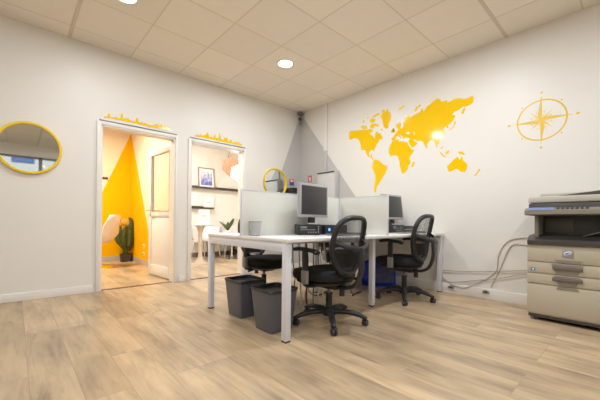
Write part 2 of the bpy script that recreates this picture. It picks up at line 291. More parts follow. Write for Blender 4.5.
white_m = mat('white_lacquer', (240, 238, 236), .3, var=.008)
deskwhite_m = mat('white_powder_coat', (226, 226, 232), .35, var=.008)
top_m = mat('white_laminate', (236, 234, 230), .28, var=.01)
panel_m = mat('pale_fabric_screen', (224, 221, 210), .8, bump=.2, bscale=400, var=.01)
black_m = mat('black_plastic', (34, 34, 37), .42, var=.05)
soft_m = mat('black_fabric', (20, 20, 22), .85, bump=.4, bscale=300, var=.08)
dgrey_m = mat('dark_grey_plastic', (62, 60, 60), .45, var=.03)
mgrey_m = mat('mid_grey_plastic', (140, 136, 132), .45, var=.02)
silver_m = mat('silver_plastic', (176, 174, 174), .35, metal=.15, var=.02)
steel_m = mat('chrome', (210, 210, 210), .15, metal=1)
screen_m = mat('dark_screen', (58, 57, 58), .3, var=.01)
copier_m = mat('copier_beige', (190, 178, 156), .45, var=.012)
copier2_m = mat('copier_taupe', (140, 131, 117), .45, var=.02)
copier3_m = mat('copier_dark', (74, 70, 66), .4, var=.03)
bin_m = mat('grey_bin_plastic', (92, 92, 100), .45, var=.03)
liner_m = mat('black_liner', (50, 50, 57), .3, var=.12, vscale=24, bump=.8, bscale=35)
cup_m = mesh_fabric('grey_wire_mesh', (188, 186, 184), 330, .25)
weave_m = mesh_fabric('black_back_mesh', (58, 56, 55), 300, .60)
ymirror_m = mat('yellow_frame', (246, 208, 10), .35, var=.01)
mirror_m = mat('mirror_glass', (235, 238, 238), .02, metal=1)
blue_m = mat('blue_bag', (30, 58, 196), .35, var=.25, vscale=9, bump=.5, bscale=20)
bagprint_m = mat('bag_print', (76, 76, 120), .4, var=.35, vscale=14)
cactus_m = mat('cactus_green', (74, 84, 30), .6, var=.3, vscale=16, bump=.5, bscale=60)
pad_m = mat('straw_yellow', (206, 160, 70), .7, var=.08, vscale=20)
pot_m = mat('dark_pot', (64, 58, 44), .6, var=.08)
leaf_m = mat('dark_leaf', (84, 100, 40), .4, var=.2, vscale=14)
cream2_m = mat('cream_petal', (242, 224, 160), .5)
chair2_m = mat('white_shell', (240, 228, 222), .3)
gcush_m = mat('grey_upholstery', (226, 216, 206), .85, bump=.3, bscale=200)
dark_wood_m = mat('dark_wood', (72, 58, 46), .5, var=.1, vscale=20)
tulip_m = mat('tulip_white', (220, 206, 184), .3, var=.01)
copper_m = mat('copper_shade', (200, 132, 98), .5, var=.03)
red_m = mat('red_enamel', (210, 62, 52), .4); blue2_m = mat('blue_enamel', (54, 92, 190), .4); redink_m = mat('red_ink', (206, 92, 80), .6); paper_m = mat('white_card', (244, 238, 230), .6)
cable_m = mat('grey_cable', (186, 174, 160), .5); bcable_m = mat('black_cable', (36, 34, 34), .5); wcable_m = mat('white_cable', (226, 220, 210), .5)
orange_m = mat('orange_cable', (196, 110, 50), .5)
lcd_m = mat('lcd_strip', (120, 132, 178), .3, emit=(140, 160, 235), estr=.03)
led_m = mat('blue_led', (50, 120, 255), .3, emit=(60, 140, 255), estr=3)
glass_m = glass_mat('window_glass'); frost_m = glass_mat('door_glass', (255, 252, 248), .10)
lamp_m = mat('lamp_diffuser', (255, 250, 240), .4, emit=(255, 244, 226), estr=14)
bulb_m = mat('glowing_opal', (255, 245, 230), .4, emit=(255, 236, 212), estr=5)
facade_m = mat('pale_render', (226, 222, 218), .8, var=.05); street_m = mat('asphalt', (120, 118, 116), .9, var=.1); winblue_m = mat('blue_pane', (96, 124, 176), .2)

# ---------------------------------------------------------------- room shell
flr = struct(MB().box(X0-.2, .5, Y0-.2, 3.2, -.1, 0).build('floor', floor_mat()))
struct(MB().box(X0-.2, .12, Y0-.2, WT, H, H+.1).build('ceiling', ceiling_mat()))
# broad joint bars of the suspended ceiling
struct(MB().box(-3.505, -3.472, Y0, 0, H-.004, H+.002).build('trim_1', mat('joint_bar', (222, 208, 188), .8)))
struct(MB().box(X0, 0, -3.316, -3.286, H-.0045, H+.002).build('trim_2', mat('joint_bar_b', (222, 208, 188), .8)))
w = MB()
w.box(X0-.2, D1[0], 0, WT, 0, H).box(D1[0], D1[1], 0, WT, D1[2], H).box(D1[1], D2[0], 0, WT, 0, H).box(D2[0], D2[1], 0, WT, D2[2], H).box(D2[1], .12, 0, WT, 0, H)
struct(w.build('wall_left', wall_m))
struct(MB().box(0, .12, Y0-.2, 0, 0, H).build('wall_right', rwall_m))
struct(MB().box(X0-.12, X0, Y0, 0, 0, H).build('wall_side', wall_m))
WX0, WX1, WZ0, WZ1 = -6.2, -.6, .35, 2.56
struct(MB().box(X0, WX0, Y0-.15, Y0, 0, H).box(WX1, 0, Y0-.15, Y0, 0, H).box(WX0, WX1, Y0-.15, Y0, 0, WZ0).box(WX0, WX1, Y0-.15, Y0, WZ1, H).build('wall_rear', wall_m))
wf = MB(); wf.box(WX0, WX1, Y0-.1, Y0-.02, WZ0, WZ0+.07).box(WX0, WX1, Y0-.1, Y0-.02, WZ1-.05, WZ1)
for x in (WX0, -4.8, -3.45, -2.0, WX1-.08): wf.box(x, x+.08, Y0-.1, Y0-.02, WZ0, WZ1)
wnd = struct(wf.build('window_1', mgrey_m))
MB().box(WX0+.02, WX1-.02, Y0-.064, Y0-.056, WZ0+.03, WZ1-.03).build('pane', glass_m, wnd)
# side rooms
struct(MB().box(-5.5, PX, R1Y, R1Y+.1, 0, 2.8).build('wall_office_back', peach_m))
struct(MB().box(-5.6, -5.5, WT, R1Y, 0, 2.8).build('wall_office_left', peach_m))
struct(MB().box(PX, PX+.03, WT, R1Y, 0, 2.8).build('wall_partition', peach_m))
struct(MB().box(-5.6, PX+.03, WT, R1Y+.1, 2.69, 2.75).build('ceiling_office', peach_m))
struct(MB().box(PX+.03, R2X+.1, R2Y, R2Y+.1, 0, 2.8).build('wall_lounge_back', cream_m))
struct(MB().box(R2X, R2X+.1, WT, R2Y, 0, 2.8).build('wall_lounge_right', cream_m))
struct(MB().box(PX+.03, R2X+.1, WT, R2Y+.1, 2.69, 2.75).build('ceiling_lounge', cream_m))
# painted triangles in the corners
tri = lambda pts, f, name, m: struct(MB().prism(pts, 0.0002, .0015, f).build(name, m))
fy = lambda y: (lambda u, v, a: (u, y-a, v)); fx = lambda x: (lambda u, v, a: (x-a, u, v))
tri([(-.001, H-.002), (-1.12, .001), (-.001, .001)], fy(0), 'trim_3', gpaint_m)
tri([(-.003, H-.002), (-2.28, .001), (-.003, .001)], fx(0), 'trim_4', gpaint_m)
tri([(PX-.001, 2.685), (-3.19, .001), (PX-.001, .001)], fy(R1Y), 'trim_5', ypaint_m)
tri([(R1Y-.003, 2.685), (1.42, .001), (R1Y-.003, .001)], fx(PX), 'trim_6', ypaint_m)
# skirting
def skirt(b, name, m=trim_m): return struct(b.build(name, m))
skirt(MB().box(X0, D1[0]-.07, -.016, -.0001, 0, .085, .004).box(D1[1]+.065, D2[0]-.06, -.016, -.0001, 0, .085, .004).box(D2[1]+.06, -.0161, -.016, -.0001, 0, .085, .004), 'baseboard_left')
skirt(MB().box(-.016, -.0001, Y0, -.0001, 0, .115, .004), 'baseboard_right')
skirt(MB().box(-5.5, PX-.013, R1Y-.014, R1Y-.0016, 0, .10), 'baseboard_office', base1_m)
skirt(MB().box(PX-.014, PX-.0016, WT, R1Y-.0016, 0, .10), 'baseboard_partition', base1_m)
skirt(MB().box(PX+.03, R2X, R2Y-.014, R2Y, 0, .10), 'baseboard_lounge', base2_m)
# door casings: architrave, ledge strip whose grey stands in for the shadow line, jamb lining
def casing(d, name, cw, cr):
    x0, x1, zt = d; b = MB()
    b.box(x0-cw, x0, -.022, -.0002, 0, zt+.045, .005).box(x1, x1+cr, -.022, -.0002, 0, zt+.045, .005).box(x0-cw+.001, x1+cr-.001, -.0215, -.0002, zt, zt+.046, .005)
    b.box(x0-.0005, x0+.015, -.01, WT+.01, 0, zt).box(x1-.015, x1+.0005, -.01, WT+.01, 0, zt).box(x0, x1, -.01, WT+.01, zt-.015, zt+.0005)
    o = struct(b.build(name, trim_m))
    MB().box(x0-cw*.5, x1+cr*.5, -.030, -.0005, zt+.047, zt+.057, .002).build('ledge_shadow_strip', hingeshade_m, o)
    MB().box(x0+.015, x1-.015, .03, .075, .0002, .006).build('threshold_strip', brown_m, o)
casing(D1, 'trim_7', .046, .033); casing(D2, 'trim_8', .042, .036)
# door leaf of the yellow room, standing open at a right angle
dr = bpy.data.objects.new('door_1', None); COL.objects.link(dr); dr.location = (-2.262, .127, 0); dr.rotation_euler = (0, 0, math.radians(95.0)); struct(dr)
dw, dh = .80, 1.94   # local x runs from hinge to free edge, y is the thickness
f = MB(); f.box(0, .095, 0, .04, .012, dh, .003).box(dw-.085, dw, 0, .04, .012, dh, .003).box(.09, dw-.08, .001, .039, .012, .17, .003).box(.09, dw-.08, .001, .039, .90, .985, .003).box(.09, dw-.08, .001, .039, dh-.10, dh-.001, .003)
f.build('stile_and_rail_frame', white_m, dr)
MB().box(.09, dw-.08, .012, .028, .16, .91, .004).build('lower_panel', white_m, dr)
MB().box(.092, dw-.082, .017, .023, .98, dh-.095).build('pane', frost_m, dr)
b = MB()
for y in (0.0, .04):
    for x in (.088, dw-.092): b.box(x, x+.009, y-.004, y+.004, .982, dh-.095)
    b.box(.09, dw-.085, y-.004, y+.004, .978, .987).box(.09, dw-.085, y-.004, y+.004, dh-.105, dh-.096)
b.build('glazing_bead', mat('beige_bead', (214, 198, 176), .5), dr)
b = MB()
for s_ in (-1, 1):
    y = .02+s_*.021; b.cyl((dw-.06, .02, 1.0), (dw-.06, .02+s_*.07, 1.0), .009).tube([(dw-.06, .02+s_*.066, 1.0), (dw-.10, .02+s_*.07, 1.0), (dw-.18, .02+s_*.066, 1.0)], .009, 8)
    b.box(dw-.08, dw-.04, min(y, y-s_*.004), max(y, y-s_*.004), .90, 1.06, .003)
b.build('lever_handle', steel_m, dr)
for z in (.2, 1.0, 1.78): MB().cyl((-.008, .02, z-.045), (-.008, .02, z+.045), .009, n=10).build('hinge', hingeshade_m, dr)
# sockets on the yellow partition
for i, z in enumerate((.205, .355)):
    t = thing('wall_socket', ('white wall socket just above the skirting on the yellow wall', 'white wall socket, upper of the two on the yellow wall')[i], 'socket', (PX-.0018, 2.05, z), 0, 'sockets on the yellow wall')
    MB().box(-.008, 0, -.04, .04, -.04, .04, .003).build('cover_plate', white_m, t)
    MB().lathe([(.017, 0), (.017, .0012)], n=16, M=Matrix.Translation((-.008, 0, 0)) @ Matrix.Rotation(-PI/2, 4, 'Y')).build('socket_well', mgrey_m, t)

# outside, seen only through the shop window and in the mirror
struct(MB().box(-30, 25, -40, Y0-.16, -.3, -.15).build('street', street_m))
bl = thing('building', 'pale building across the street, seen reflected in the round mirror', 'building', (-3.5, -20, -.15))
MB().box(-14, 12, -4, 0, 0, 7.2).build('wall', facade_m, bl)
for i in range(8):
    for z in (1.2, 2.9, 4.3, 5.9): MB().box(-12.6+i*3, -11.6+i*3, .0, .05, z, z+.75).build('window', winblue_m, bl)

# ---------------------------------------------------------------- wall graphics
wm = thing('world_map_sticker', 'large yellow vinyl world map stuck on the white wall', 'wall sticker', (-.0004, -2.0, 1.9))
for k, polys in MAP.items():
    big = k in ('north_america', 'south_america', 'africa', 'eurasia', 'greenland', 'australia')
    if k == 'eurasia': MB().fill(polys, .0012, lambda u, v, w: (-.0004-w, u, v)).build('continent', sticker_m, wm, world=True)
    else:
        for p in polys: MB().fill([p], .0012, lambda u, v, w: (-.0004-w, u, v)).build('continent' if big else 'island', sticker_m, wm, world=True)

cy, cz = -3.609, 1.898
cr = thing('compass_rose_sticker', 'golden compass rose sticker on the white wall above the copier', 'wall sticker', (-.0004, cy, cz))
fc = lambda u, v, w: (.0003-w, cy-u, cz+v)
def star(r1, r2, ang, half=False):   # one pointed ray; r2 half-width at the hub
    c, s = math.cos(ang), math.sin(ang)
    pts = [(r1, 0), (r2*1.1, r2*.8), (0, 0)] + ([] if half else [(r2*1.1, -r2*.8)])
    return [(c*a-s*b, s*a+c*b) for a, b in pts]
circ = lambda r, n=64, c=(0, 0): [(c[0]+r*math.cos(2*PI*k/n), c[1]+r*math.sin(2*PI*k/n)) for k in range(n)]
MB().fill([circ(.2075), circ(.1935)], .0012, fc).build('ring', gold_m, cr, world=True)
for a in range(4): MB().fill([[(math.cos(a*PI/2)*p-math.sin(a*PI/2)*q, math.sin(a*PI/2)*p+math.cos(a*PI/2)*q) for p, q in ((.243, .001), (.045, .03), (0, 0), (.045, -.007), (.243, -.001))]], .0014, fc).build('long_point', gold_m, cr, world=True)
for a in range(4): MB().fill([star(.135, .011, PI/4+a*PI/2)], .0013, fc).build('short_point', gold_m, cr, world=True)
b = MB()
for a in range(8):
    an = PI/8+a*PI/4; b.fill([star(.14, .007, an)], .0010, fc); c = (.085*math.cos(an+.12), .085*math.sin(an+.12)); b.fill([circ(.007, 10, c)], .0009, fc)
b.build('fine_rays', mat('pale_gold_vinyl', (232, 208, 128), .35), cr, world=True)
for a in range(4):
    an = a*PI/2; c = (.277*math.cos(an), .277*math.sin(an)); w_ = .017 if a % 2 == 0 else .012
    MB().fill([[(c[0]-w_, c[1]-.006), (c[0]-w_*.5, c[1]+.009), (c[0]+w_*.6, c[1]+.01), (c[0]+w_, c[1]-.004), (c[0], c[1]-.011)]], .0012, fc).build('letter_mark', gold_m, cr, world=True)
for a in range(4):
    an = PI/4+a*PI/2; c = (.226*math.cos(an), .226*math.sin(an)); MB().fill([circ(.008, 8, c)], .0012, fc).build('small_mark', gold_m, cr, world=True)

sk = thing('skyline_sticker', 'yellow city skyline sticker over the door to the yellow room', 'wall sticker', (-2.76, -.0004, 2.05))
MB().fill([SKY1], .0012, lambda u, v, w: (u, -.0004-w, v)).build('skyline', sticker_m, sk, world=True)
sk = thing('skyline_sticker', 'yellow city skyline sticker with a spire, over the lounge doorway', 'wall sticker', (-1.64, -.0004, 2.05))
MB().fill([SKY2], .0012, lambda u, v, w: (u, -.0004-w, v)).build('skyline', sticker_m, sk, world=True)

# round mirrors
def mirror(x, z, r, label):
    t = thing('round_mirror', label, 'mirror', (x, -.001, z), 0, 'yellow framed round mirrors')
    M = Matrix.Rotation(PI/2, 4, 'X')
    MB().rings([[(R*math.cos(2*PI*k/72), y, R*math.sin(2*PI*k/72)) for k in range(72)] for R, y in ((r-.024, -.004), (r, -.004), (r+.002, -.018), (r-.002, -.036), (r-.020, -.036), (r-.024, -.030))], closed=True).build('frame', ymirror_m, t)
    MB().rings([[(R*math.cos(2*PI*k/72), y, R*math.sin(2*PI*k/72)) for k in range(72)] for R, y in ((r-.022, 0), (r-.022, -.012))]).build('mirror_glass', mirror_m, t)
mirror(-3.815, 1.581, .268, 'round mirror with a yellow frame left of the yellow room door')
mirror(-.592, 1.515, .252, 'round yellow-framed mirror partly hidden by the desk screen')

# ceiling lights: round recessed downlights
lights = [(-1.385, -1.22), (-3.20, -1.15), (-1.385, -3.04), (-3.20, -3.04), (-5.02, -3.04), (-1.385, -4.9), (-3.20, -4.9), (-5.02, -4.9)]  # the one over the near desk edge is added, unseen, to lighten the right
def downlight(x, y, z, label, power, col, size=.17):
    t = thing('ceiling_light', label, 'ceiling light', (x, y, z), 0, 'round recessed ceiling lights')
    MB().rings([[(R*math.cos(2*PI*k/40), R*math.sin(2*PI*k/40), q) for k in range(40)] for R, q in ((.088, 0), (.106, 0), (.104, -.008), (.090, -.010))], closed=True).build('trim_ring', white_m, t)
    MB().lathe([(.089, 0), (.089, -.004)], n=40).build('diffuser', lamp_m, t)
    l = bpy.data.lights.new('downlight', 'AREA'); l.shape = 'DISK'; l.size = size; l.energy = power; l.color = col
    o = bpy.data.objects.new('downlight', l); COL.objects.link(o); o.location = (x, y, z-.014)
where = ['round recessed ceiling light glowing in the ceiling above the desk', 'ceiling light before the yellow room door', 'added ceiling light, out of view above the near edge of the desk', 'ceiling light above the open floor', 'ceiling light by the side wall', 'ceiling light near the shop window, beside the copier wall', 'middle ceiling light near the shop window', 'ceiling light near the shop window, far from the copier']
for (x, y), l in zip(lights, where): downlight(x, y, H, l, (20.5 if y > -2 else 28) if x > -2 and y > -4 else P_MAIN, C_MAIN)
downlight(-3.3, 1.5, 2.69, 'ceiling light of the yellow room', P_OFFICE, C_OFFICE)
downlight(-1.75, 1.35, 2.69, 'ceiling light of the lounge', P_LOUNGE, C_LOUNGE)

# electrical cabinet with trunking, camera, notices, wall box
t = thing('electrical_cabinet', 'shallow light grey electrical cabinet on the wall behind the desk screens', 'cabinet', (0, -.76, .95))
MB().box(-.115, -.0018, -.205, .205, 0, .74, .004).build('body', mat('cabinet_grey', (198, 196, 192), .45), t)
MB().box(-.121, -.115, -.195, .195, .01, .70, .002).build('door', mat('cabinet_door', (206, 204, 200), .4), t)
MB().box(-.122, -.114, -.19, .19, .708, .728).build('vent_slot', dgrey_m, t)
t = thing('cable_trunking', 'vertical cable trunking, grey below and white above, from the grey cabinet up to the ceiling', 'cable trunking', (-.018, -.657, 1.692))
MB().box(-.017, .016, -.033, .033, .0, .372, .002).build('lower_length', gpaint_m, t, label='grey painted lower length'); MB().box(-.017, .016, -.033, .033, .373, H-1.693, .002).build('upper_length', wall_m, t, label='white upper length')
t = thing('security_camera', 'small grey security camera mounted at the top of the wall corner', 'camera', (-.06, -.06, 2.80))
MB().box(-.04, .055, -.04, .055, .015, .055, .005).cyl((0, 0, .02), (-.02, -.02, -.05), .014, n=12).build('bracket', mgrey_m, t)
MB().tube([(.015, .015, -.045), (-.01, -.01, -.06), (-.07, -.07, -.10)], [.030, .038, .040], 20).build('body', silver_m, t)
MB().tube([(-.066, -.066, -.097), (-.082, -.082, -.109)], [.034, .028], 20).build('lens', screen_m, t)
MB().ball((.0, .0, -.16), (.022, .022, .035)).build('sensor', mgrey_m, t)
t = thing('notice_sign', 'small red and blue safety notice on the grey painted corner', 'sign', (-.205, -.0016, 1.56), 0, 'safety signs in the grey corner')
MB().box(-.055, .055, -.004, 0, 0, .062).build('red_field', red_m, t); MB().box(-.055, .055, -.0041, 0, -.055, 0).build('blue_field', blue2_m, t)
MB().box(-.03, .005, -.0048, -.004, .012, .05).box(.012, .04, -.0048, -.004, .02, .042).build('white_symbol', white_m, t)
t = thing('extinguisher_sign', 'narrow red fire extinguisher sign on the grey wall near the cabinet', 'sign', (-.0018, -.27, 1.62), 0, 'safety signs in the grey corner')
MB().box(-.004, 0, -.042, .042, -.06, .06).build('plate', red_m, t)
MB().box(-.0048, -.004, -.018, .012, -.045, .025).box(-.0048, -.004, -.026, .0, .029, .039).box(-.0048, -.004, .012, .026, .008, .03).build('white_symbol', white_m, t)
t = thing('wall_box', 'black device box on the grey wall just right of the far round mirror', 'network box', (-.19, -.0018, 1.33))
MB().box(-.155, .165, -.19, 0, 0, .115, .006).build('case', black_m, t)
b = MB().box(-.15, -.0, -.196, -.19, .012, .04); 
for i in range(5): b.box(-.145+i*.03, -.125+i*.03, -.197, -.19, .06, .066)
b.build('front_slots', dgrey_m, t)
b = MB(); b.prism([(-.09, .02), (.15, .02), (.15, .10)], 0, .004, lambda u, v, a: (u, -.1905-a, v)); b.build('front_flap', mgrey_m, t)

# ---------------------------------------------------------------- bench desk, screens
TZ = .722
DX0, DX1, DY0, DY1, YM = -2.540, -.02, -2.668, -1.465, -2.035
dk = thing('bench_desk', 'white four-seat bench desk with square metal legs standing against the right wall', 'desk', (DX0, YM, 0))
XM = -1.262
for (a, c) in ((DX0, XM-.002), (XM+.002, DX1)):
    for (y0, y1) in ((DY0, YM-.006), (YM+.006, DY1)): MB().box(a, c, y0, y1, TZ-.025, TZ, .003).build('tabletop', top_m, dk, world=True)
lg = .0235
for x in (DX0+.028, XM+.01, DX1-.03):
    for y in ((DY0+.20, DY1-.20) if x == XM+.01 else (DY0+.04, DY1-.03)):
        l = MB().box(x-lg, x+lg, y-lg, y+lg, .012, TZ-.0255, .002).build('leg', deskwhite_m, dk, world=True)
        MB().box(x-lg+.001, x+lg-.001, y-lg+.001, y+lg-.001, .0, .012).build('foot', dgrey_m, l, world=True)
    MB().box(x-lg, x+lg, (DY0+.20 if x == XM+.01 else DY0+.04)+lg, (DY1-.20 if x == XM+.01 else DY1-.03)-lg, TZ-.092, TZ-.0256, .002).build('cross_rail', deskwhite_m, dk, world=True)
for y in (YM-.22, YM+.22): MB().box(DX0+.075, DX1-.08, y-.02, y+.02, TZ-.07, TZ-.0256).build('long_rail', deskwhite_m, dk, world=True)
G = 'screens on the bench desk'
def screen(x0, x1, y0, y1, label):
    t = thing('desk_screen', label, 'desk screen', ((x0+x1)/2, (y0+y1)/2, TZ+.0005), 0, G)
    MB().box(x0+.006, x1-.006, y0+.006, y1-.006, TZ+.006, 1.108, .003).build('fabric_panel', panel_m, t, world=True)
    b = MB()
    if x1-x0 > y1-y0: b.box(x0, x0+.008, y0+.003, y1-.003, TZ+.001, 1.112, .002).box(x1-.008, x1, y0+.003, y1-.003, TZ+.001, 1.112, .002).box(x0, x1, y0+.003, y1-.003, 1.106, 1.113, .002).box(x0, x1, y0+.003, y1-.003, TZ+.0006, TZ+.008)
    else: b.box(x0+.003, x1-.003, y0, y0+.008, TZ+.001, 1.112, .002).box(x0+.003, x1-.003, y1-.008, y1, TZ+.001, 1.112, .002).box(x0+.003, x1-.003, y0, y1, 1.106, 1.113, .002).box(x0+.003, x1-.003, y0, y1, TZ+.0006, TZ+.008)
    b.build('edge_frame', deskwhite_m, t, world=True)
screen(-2.522, -1.282, YM-.016, YM+.016, 'long pale screen behind the front left workstation and mesh pen cup')
screen(-1.242, -.03, YM-.016, YM+.016, 'long pale screen behind the right monitor, mostly hidden')
screen(XM-.016, XM+.016, -2.652, YM-.019, 'pale screen set crosswise between the two front workstations')

# ---------------------------------------------------------------- things on the desk
def monitor(x, y, z, rz, label, tilt=0):
    t = thing('computer_monitor', label, 'monitor', (x, y, z), rz, 'monitors on the bench desk')
    w_, h_, zb = .405, .315, .066; TM = Matrix.Translation((0, 0, zb)) @ Matrix.Rotation(-tilt, 4, 'X') @ Matrix.Translation((0, 0, -zb))
    MB().box(-w_/2, w_/2, -.012, .028, zb, zb+h_, .006, M=TM).build('casing', silver_m, t)
    MB().box(-w_/2+.022, w_/2-.022, -.014, -.0115, zb+.026, zb+h_-.022, .001, M=TM).build('display', screen_m, t)
    MB().box(-.10, .10, .028, .06, zb+.06, zb+.24, .012, M=TM).build('rear_housing', dgrey_m, t)
    MB().box(-.036, .036, .01, .045, .010, zb+.10, .006).build('neck', black_m, t)
    MB().lathe([(.065, 0), (.066, .004), (.06, .010), (.045, .014)], (0, .0, 0), 36).build('foot', silver_m, t)
def pc(x0, x1, y0, y1, label, rz=0):
    t = thing('desktop_computer', label, 'computer', ((x0+x1)/2, (y0+y1)/2, TZ+.0006), rz, 'flat computers on the bench desk')
    a, d = (x1-x0)/2, (y1-y0)/2
    MB().box(-a, a, -d+.008, d, .004, .098, .004).build('case', dgrey_m, t)
    MB().box(-a+.002, a-.002, -d, -d+.009, .006, .096, .003).build('front_bezel', black_m, t)
    b = MB().box(-.09, -.03, -d-.0015, -d+.001, .062, .080)
    for i in range(4): b.box(-.02+i*.022, -.008+i*.022, -d-.0015, -d+.001, .02, .032)
    b.box(.075, .083, -d-.0015, -d+.001, .02, .084).box(-.09, .05, -d-.0015, -d+.001, .046, .052)
    b.build('drive_slots_and_ports', mgrey_m, t)
    MB().box(-a+.02, -a+.05, -d+.02, d-.02, 0, .005).box(a-.05, a-.02, -d+.02, d-.02, 0, .005).build('feet', black_m, t)
    return t
pc(-2.0, -1.77, -2.265, -2.115, 'dark flat desktop computer carrying the left monitor', math.radians(-30))
monitor(-1.825, -2.20, TZ+.099, math.radians(4), 'silver-framed monitor standing nearest the pen cup, on the left computer')
t = thing('docking_station', 'low black box with a blue light right of the left computer', 'device', (-1.56, -2.16, TZ+.0006))
MB().box(-.165, .165, -.10, .09, 0, .094, .004).build('case', black_m, t); MB().box(-.12, -.095, -.1015, -.099, .036, .062).build('blue_light', led_m, t, label='glowing blue light')
MB().box(-.06, .14, -.1015, -.099, .07, .076).build('vent_slot', dgrey_m, t)
def keyboard(x, y, rz, label):
    t = thing('keyboard', label, 'keyboard', (x, y, TZ+.0006), rz, 'keyboards on the bench desk')
    MB().box(-.22, .22, -.075, .075, 0, .016, .005).build('case', mgrey_m, t); b = MB()
    for r in range(5):
        for c in range(18): b.box(-.212+c*.0236, -.193+c*.0236, -.065+r*.026, -.043+r*.026, .015, .021)
    b.build('keys', dgrey_m, t)
keyboard(-1.62, -2.44, .04, 'grey keyboard behind the left chair back')
pc(-.60, -.27, -2.27, -2.07, 'dark flat desktop computer carrying the right monitor')
monitor(-.40, -2.20, TZ+.099, math.radians(-3), 'silver-framed monitor beyond the crosswise screen, nearest the right wall', math.radians(7))
t = thing('desk_phone', 'small black desk phone between the crosswise screen and right monitor stand', 'phone', (-.555, -2.20, TZ+.0995), .1)
MB().prism([(-.05, 0), (.05, 0), (.05, .045), (-.05, .018)], -.04, .04, lambda u, v, a: (a, u, v)).build('base', black_m, t)
MB().tube(smooth([(-.045, -.05, .03), (-.045, -.03, .045), (-.045, .03, .052), (-.045, .05, .045)], 4), .013, 10).build('handset', dgrey_m, t)
t = thing('laptop_dock', 'flat dark two-layer device right of the right computer', 'device', (-.135, -2.17, TZ+.0006))
MB().box(-.11, .10, -.10, .09, 0, .034, .004).build('lower_tray', dgrey_m, t); MB().box(-.105, .095, -.095, .085, .0345, .042).build('spacer', silver_m, t); MB().box(-.11, .10, -.10, .09, .0425, .085, .004).build('upper_tray', dgrey_m, t)
keyboard(-.45, -2.46, -.03, 'grey keyboard behind the right chair back')
tag(MB().tube(smooth([(-.322, -2.19, .827), (-.324, -2.20, .858), (-.312, -2.22, .842), (-.302, -2.225, .872), (-.288, -2.215, .845), (-.282, -2.225, .827)], 6), .005, 8).build('white_cable_loop', wcable_m), 'white cable loop lying on the right computer', 'cable')
# pen cup
t = thing('pen_cup', 'grey wire mesh pen cup on the left end of the desk', 'pen cup', (-2.43, -2.115, TZ+.0006))
b = MB(); b.lathe([(.040, .003), (.054, .118)], n=40, cap=False); b.build('mesh_wall', cup_m, t)
MB().lathe([(.040, 0), (.041, .004), (.002, .0045)], n=40).build('bottom', mgrey_m, t)
MB().tube([(.054*math.cos(2*PI*k/40), .054*math.sin(2*PI*k/40), .118) for k in range(40)], .0028, 8, closed=True).build('rim', mgrey_m, t)

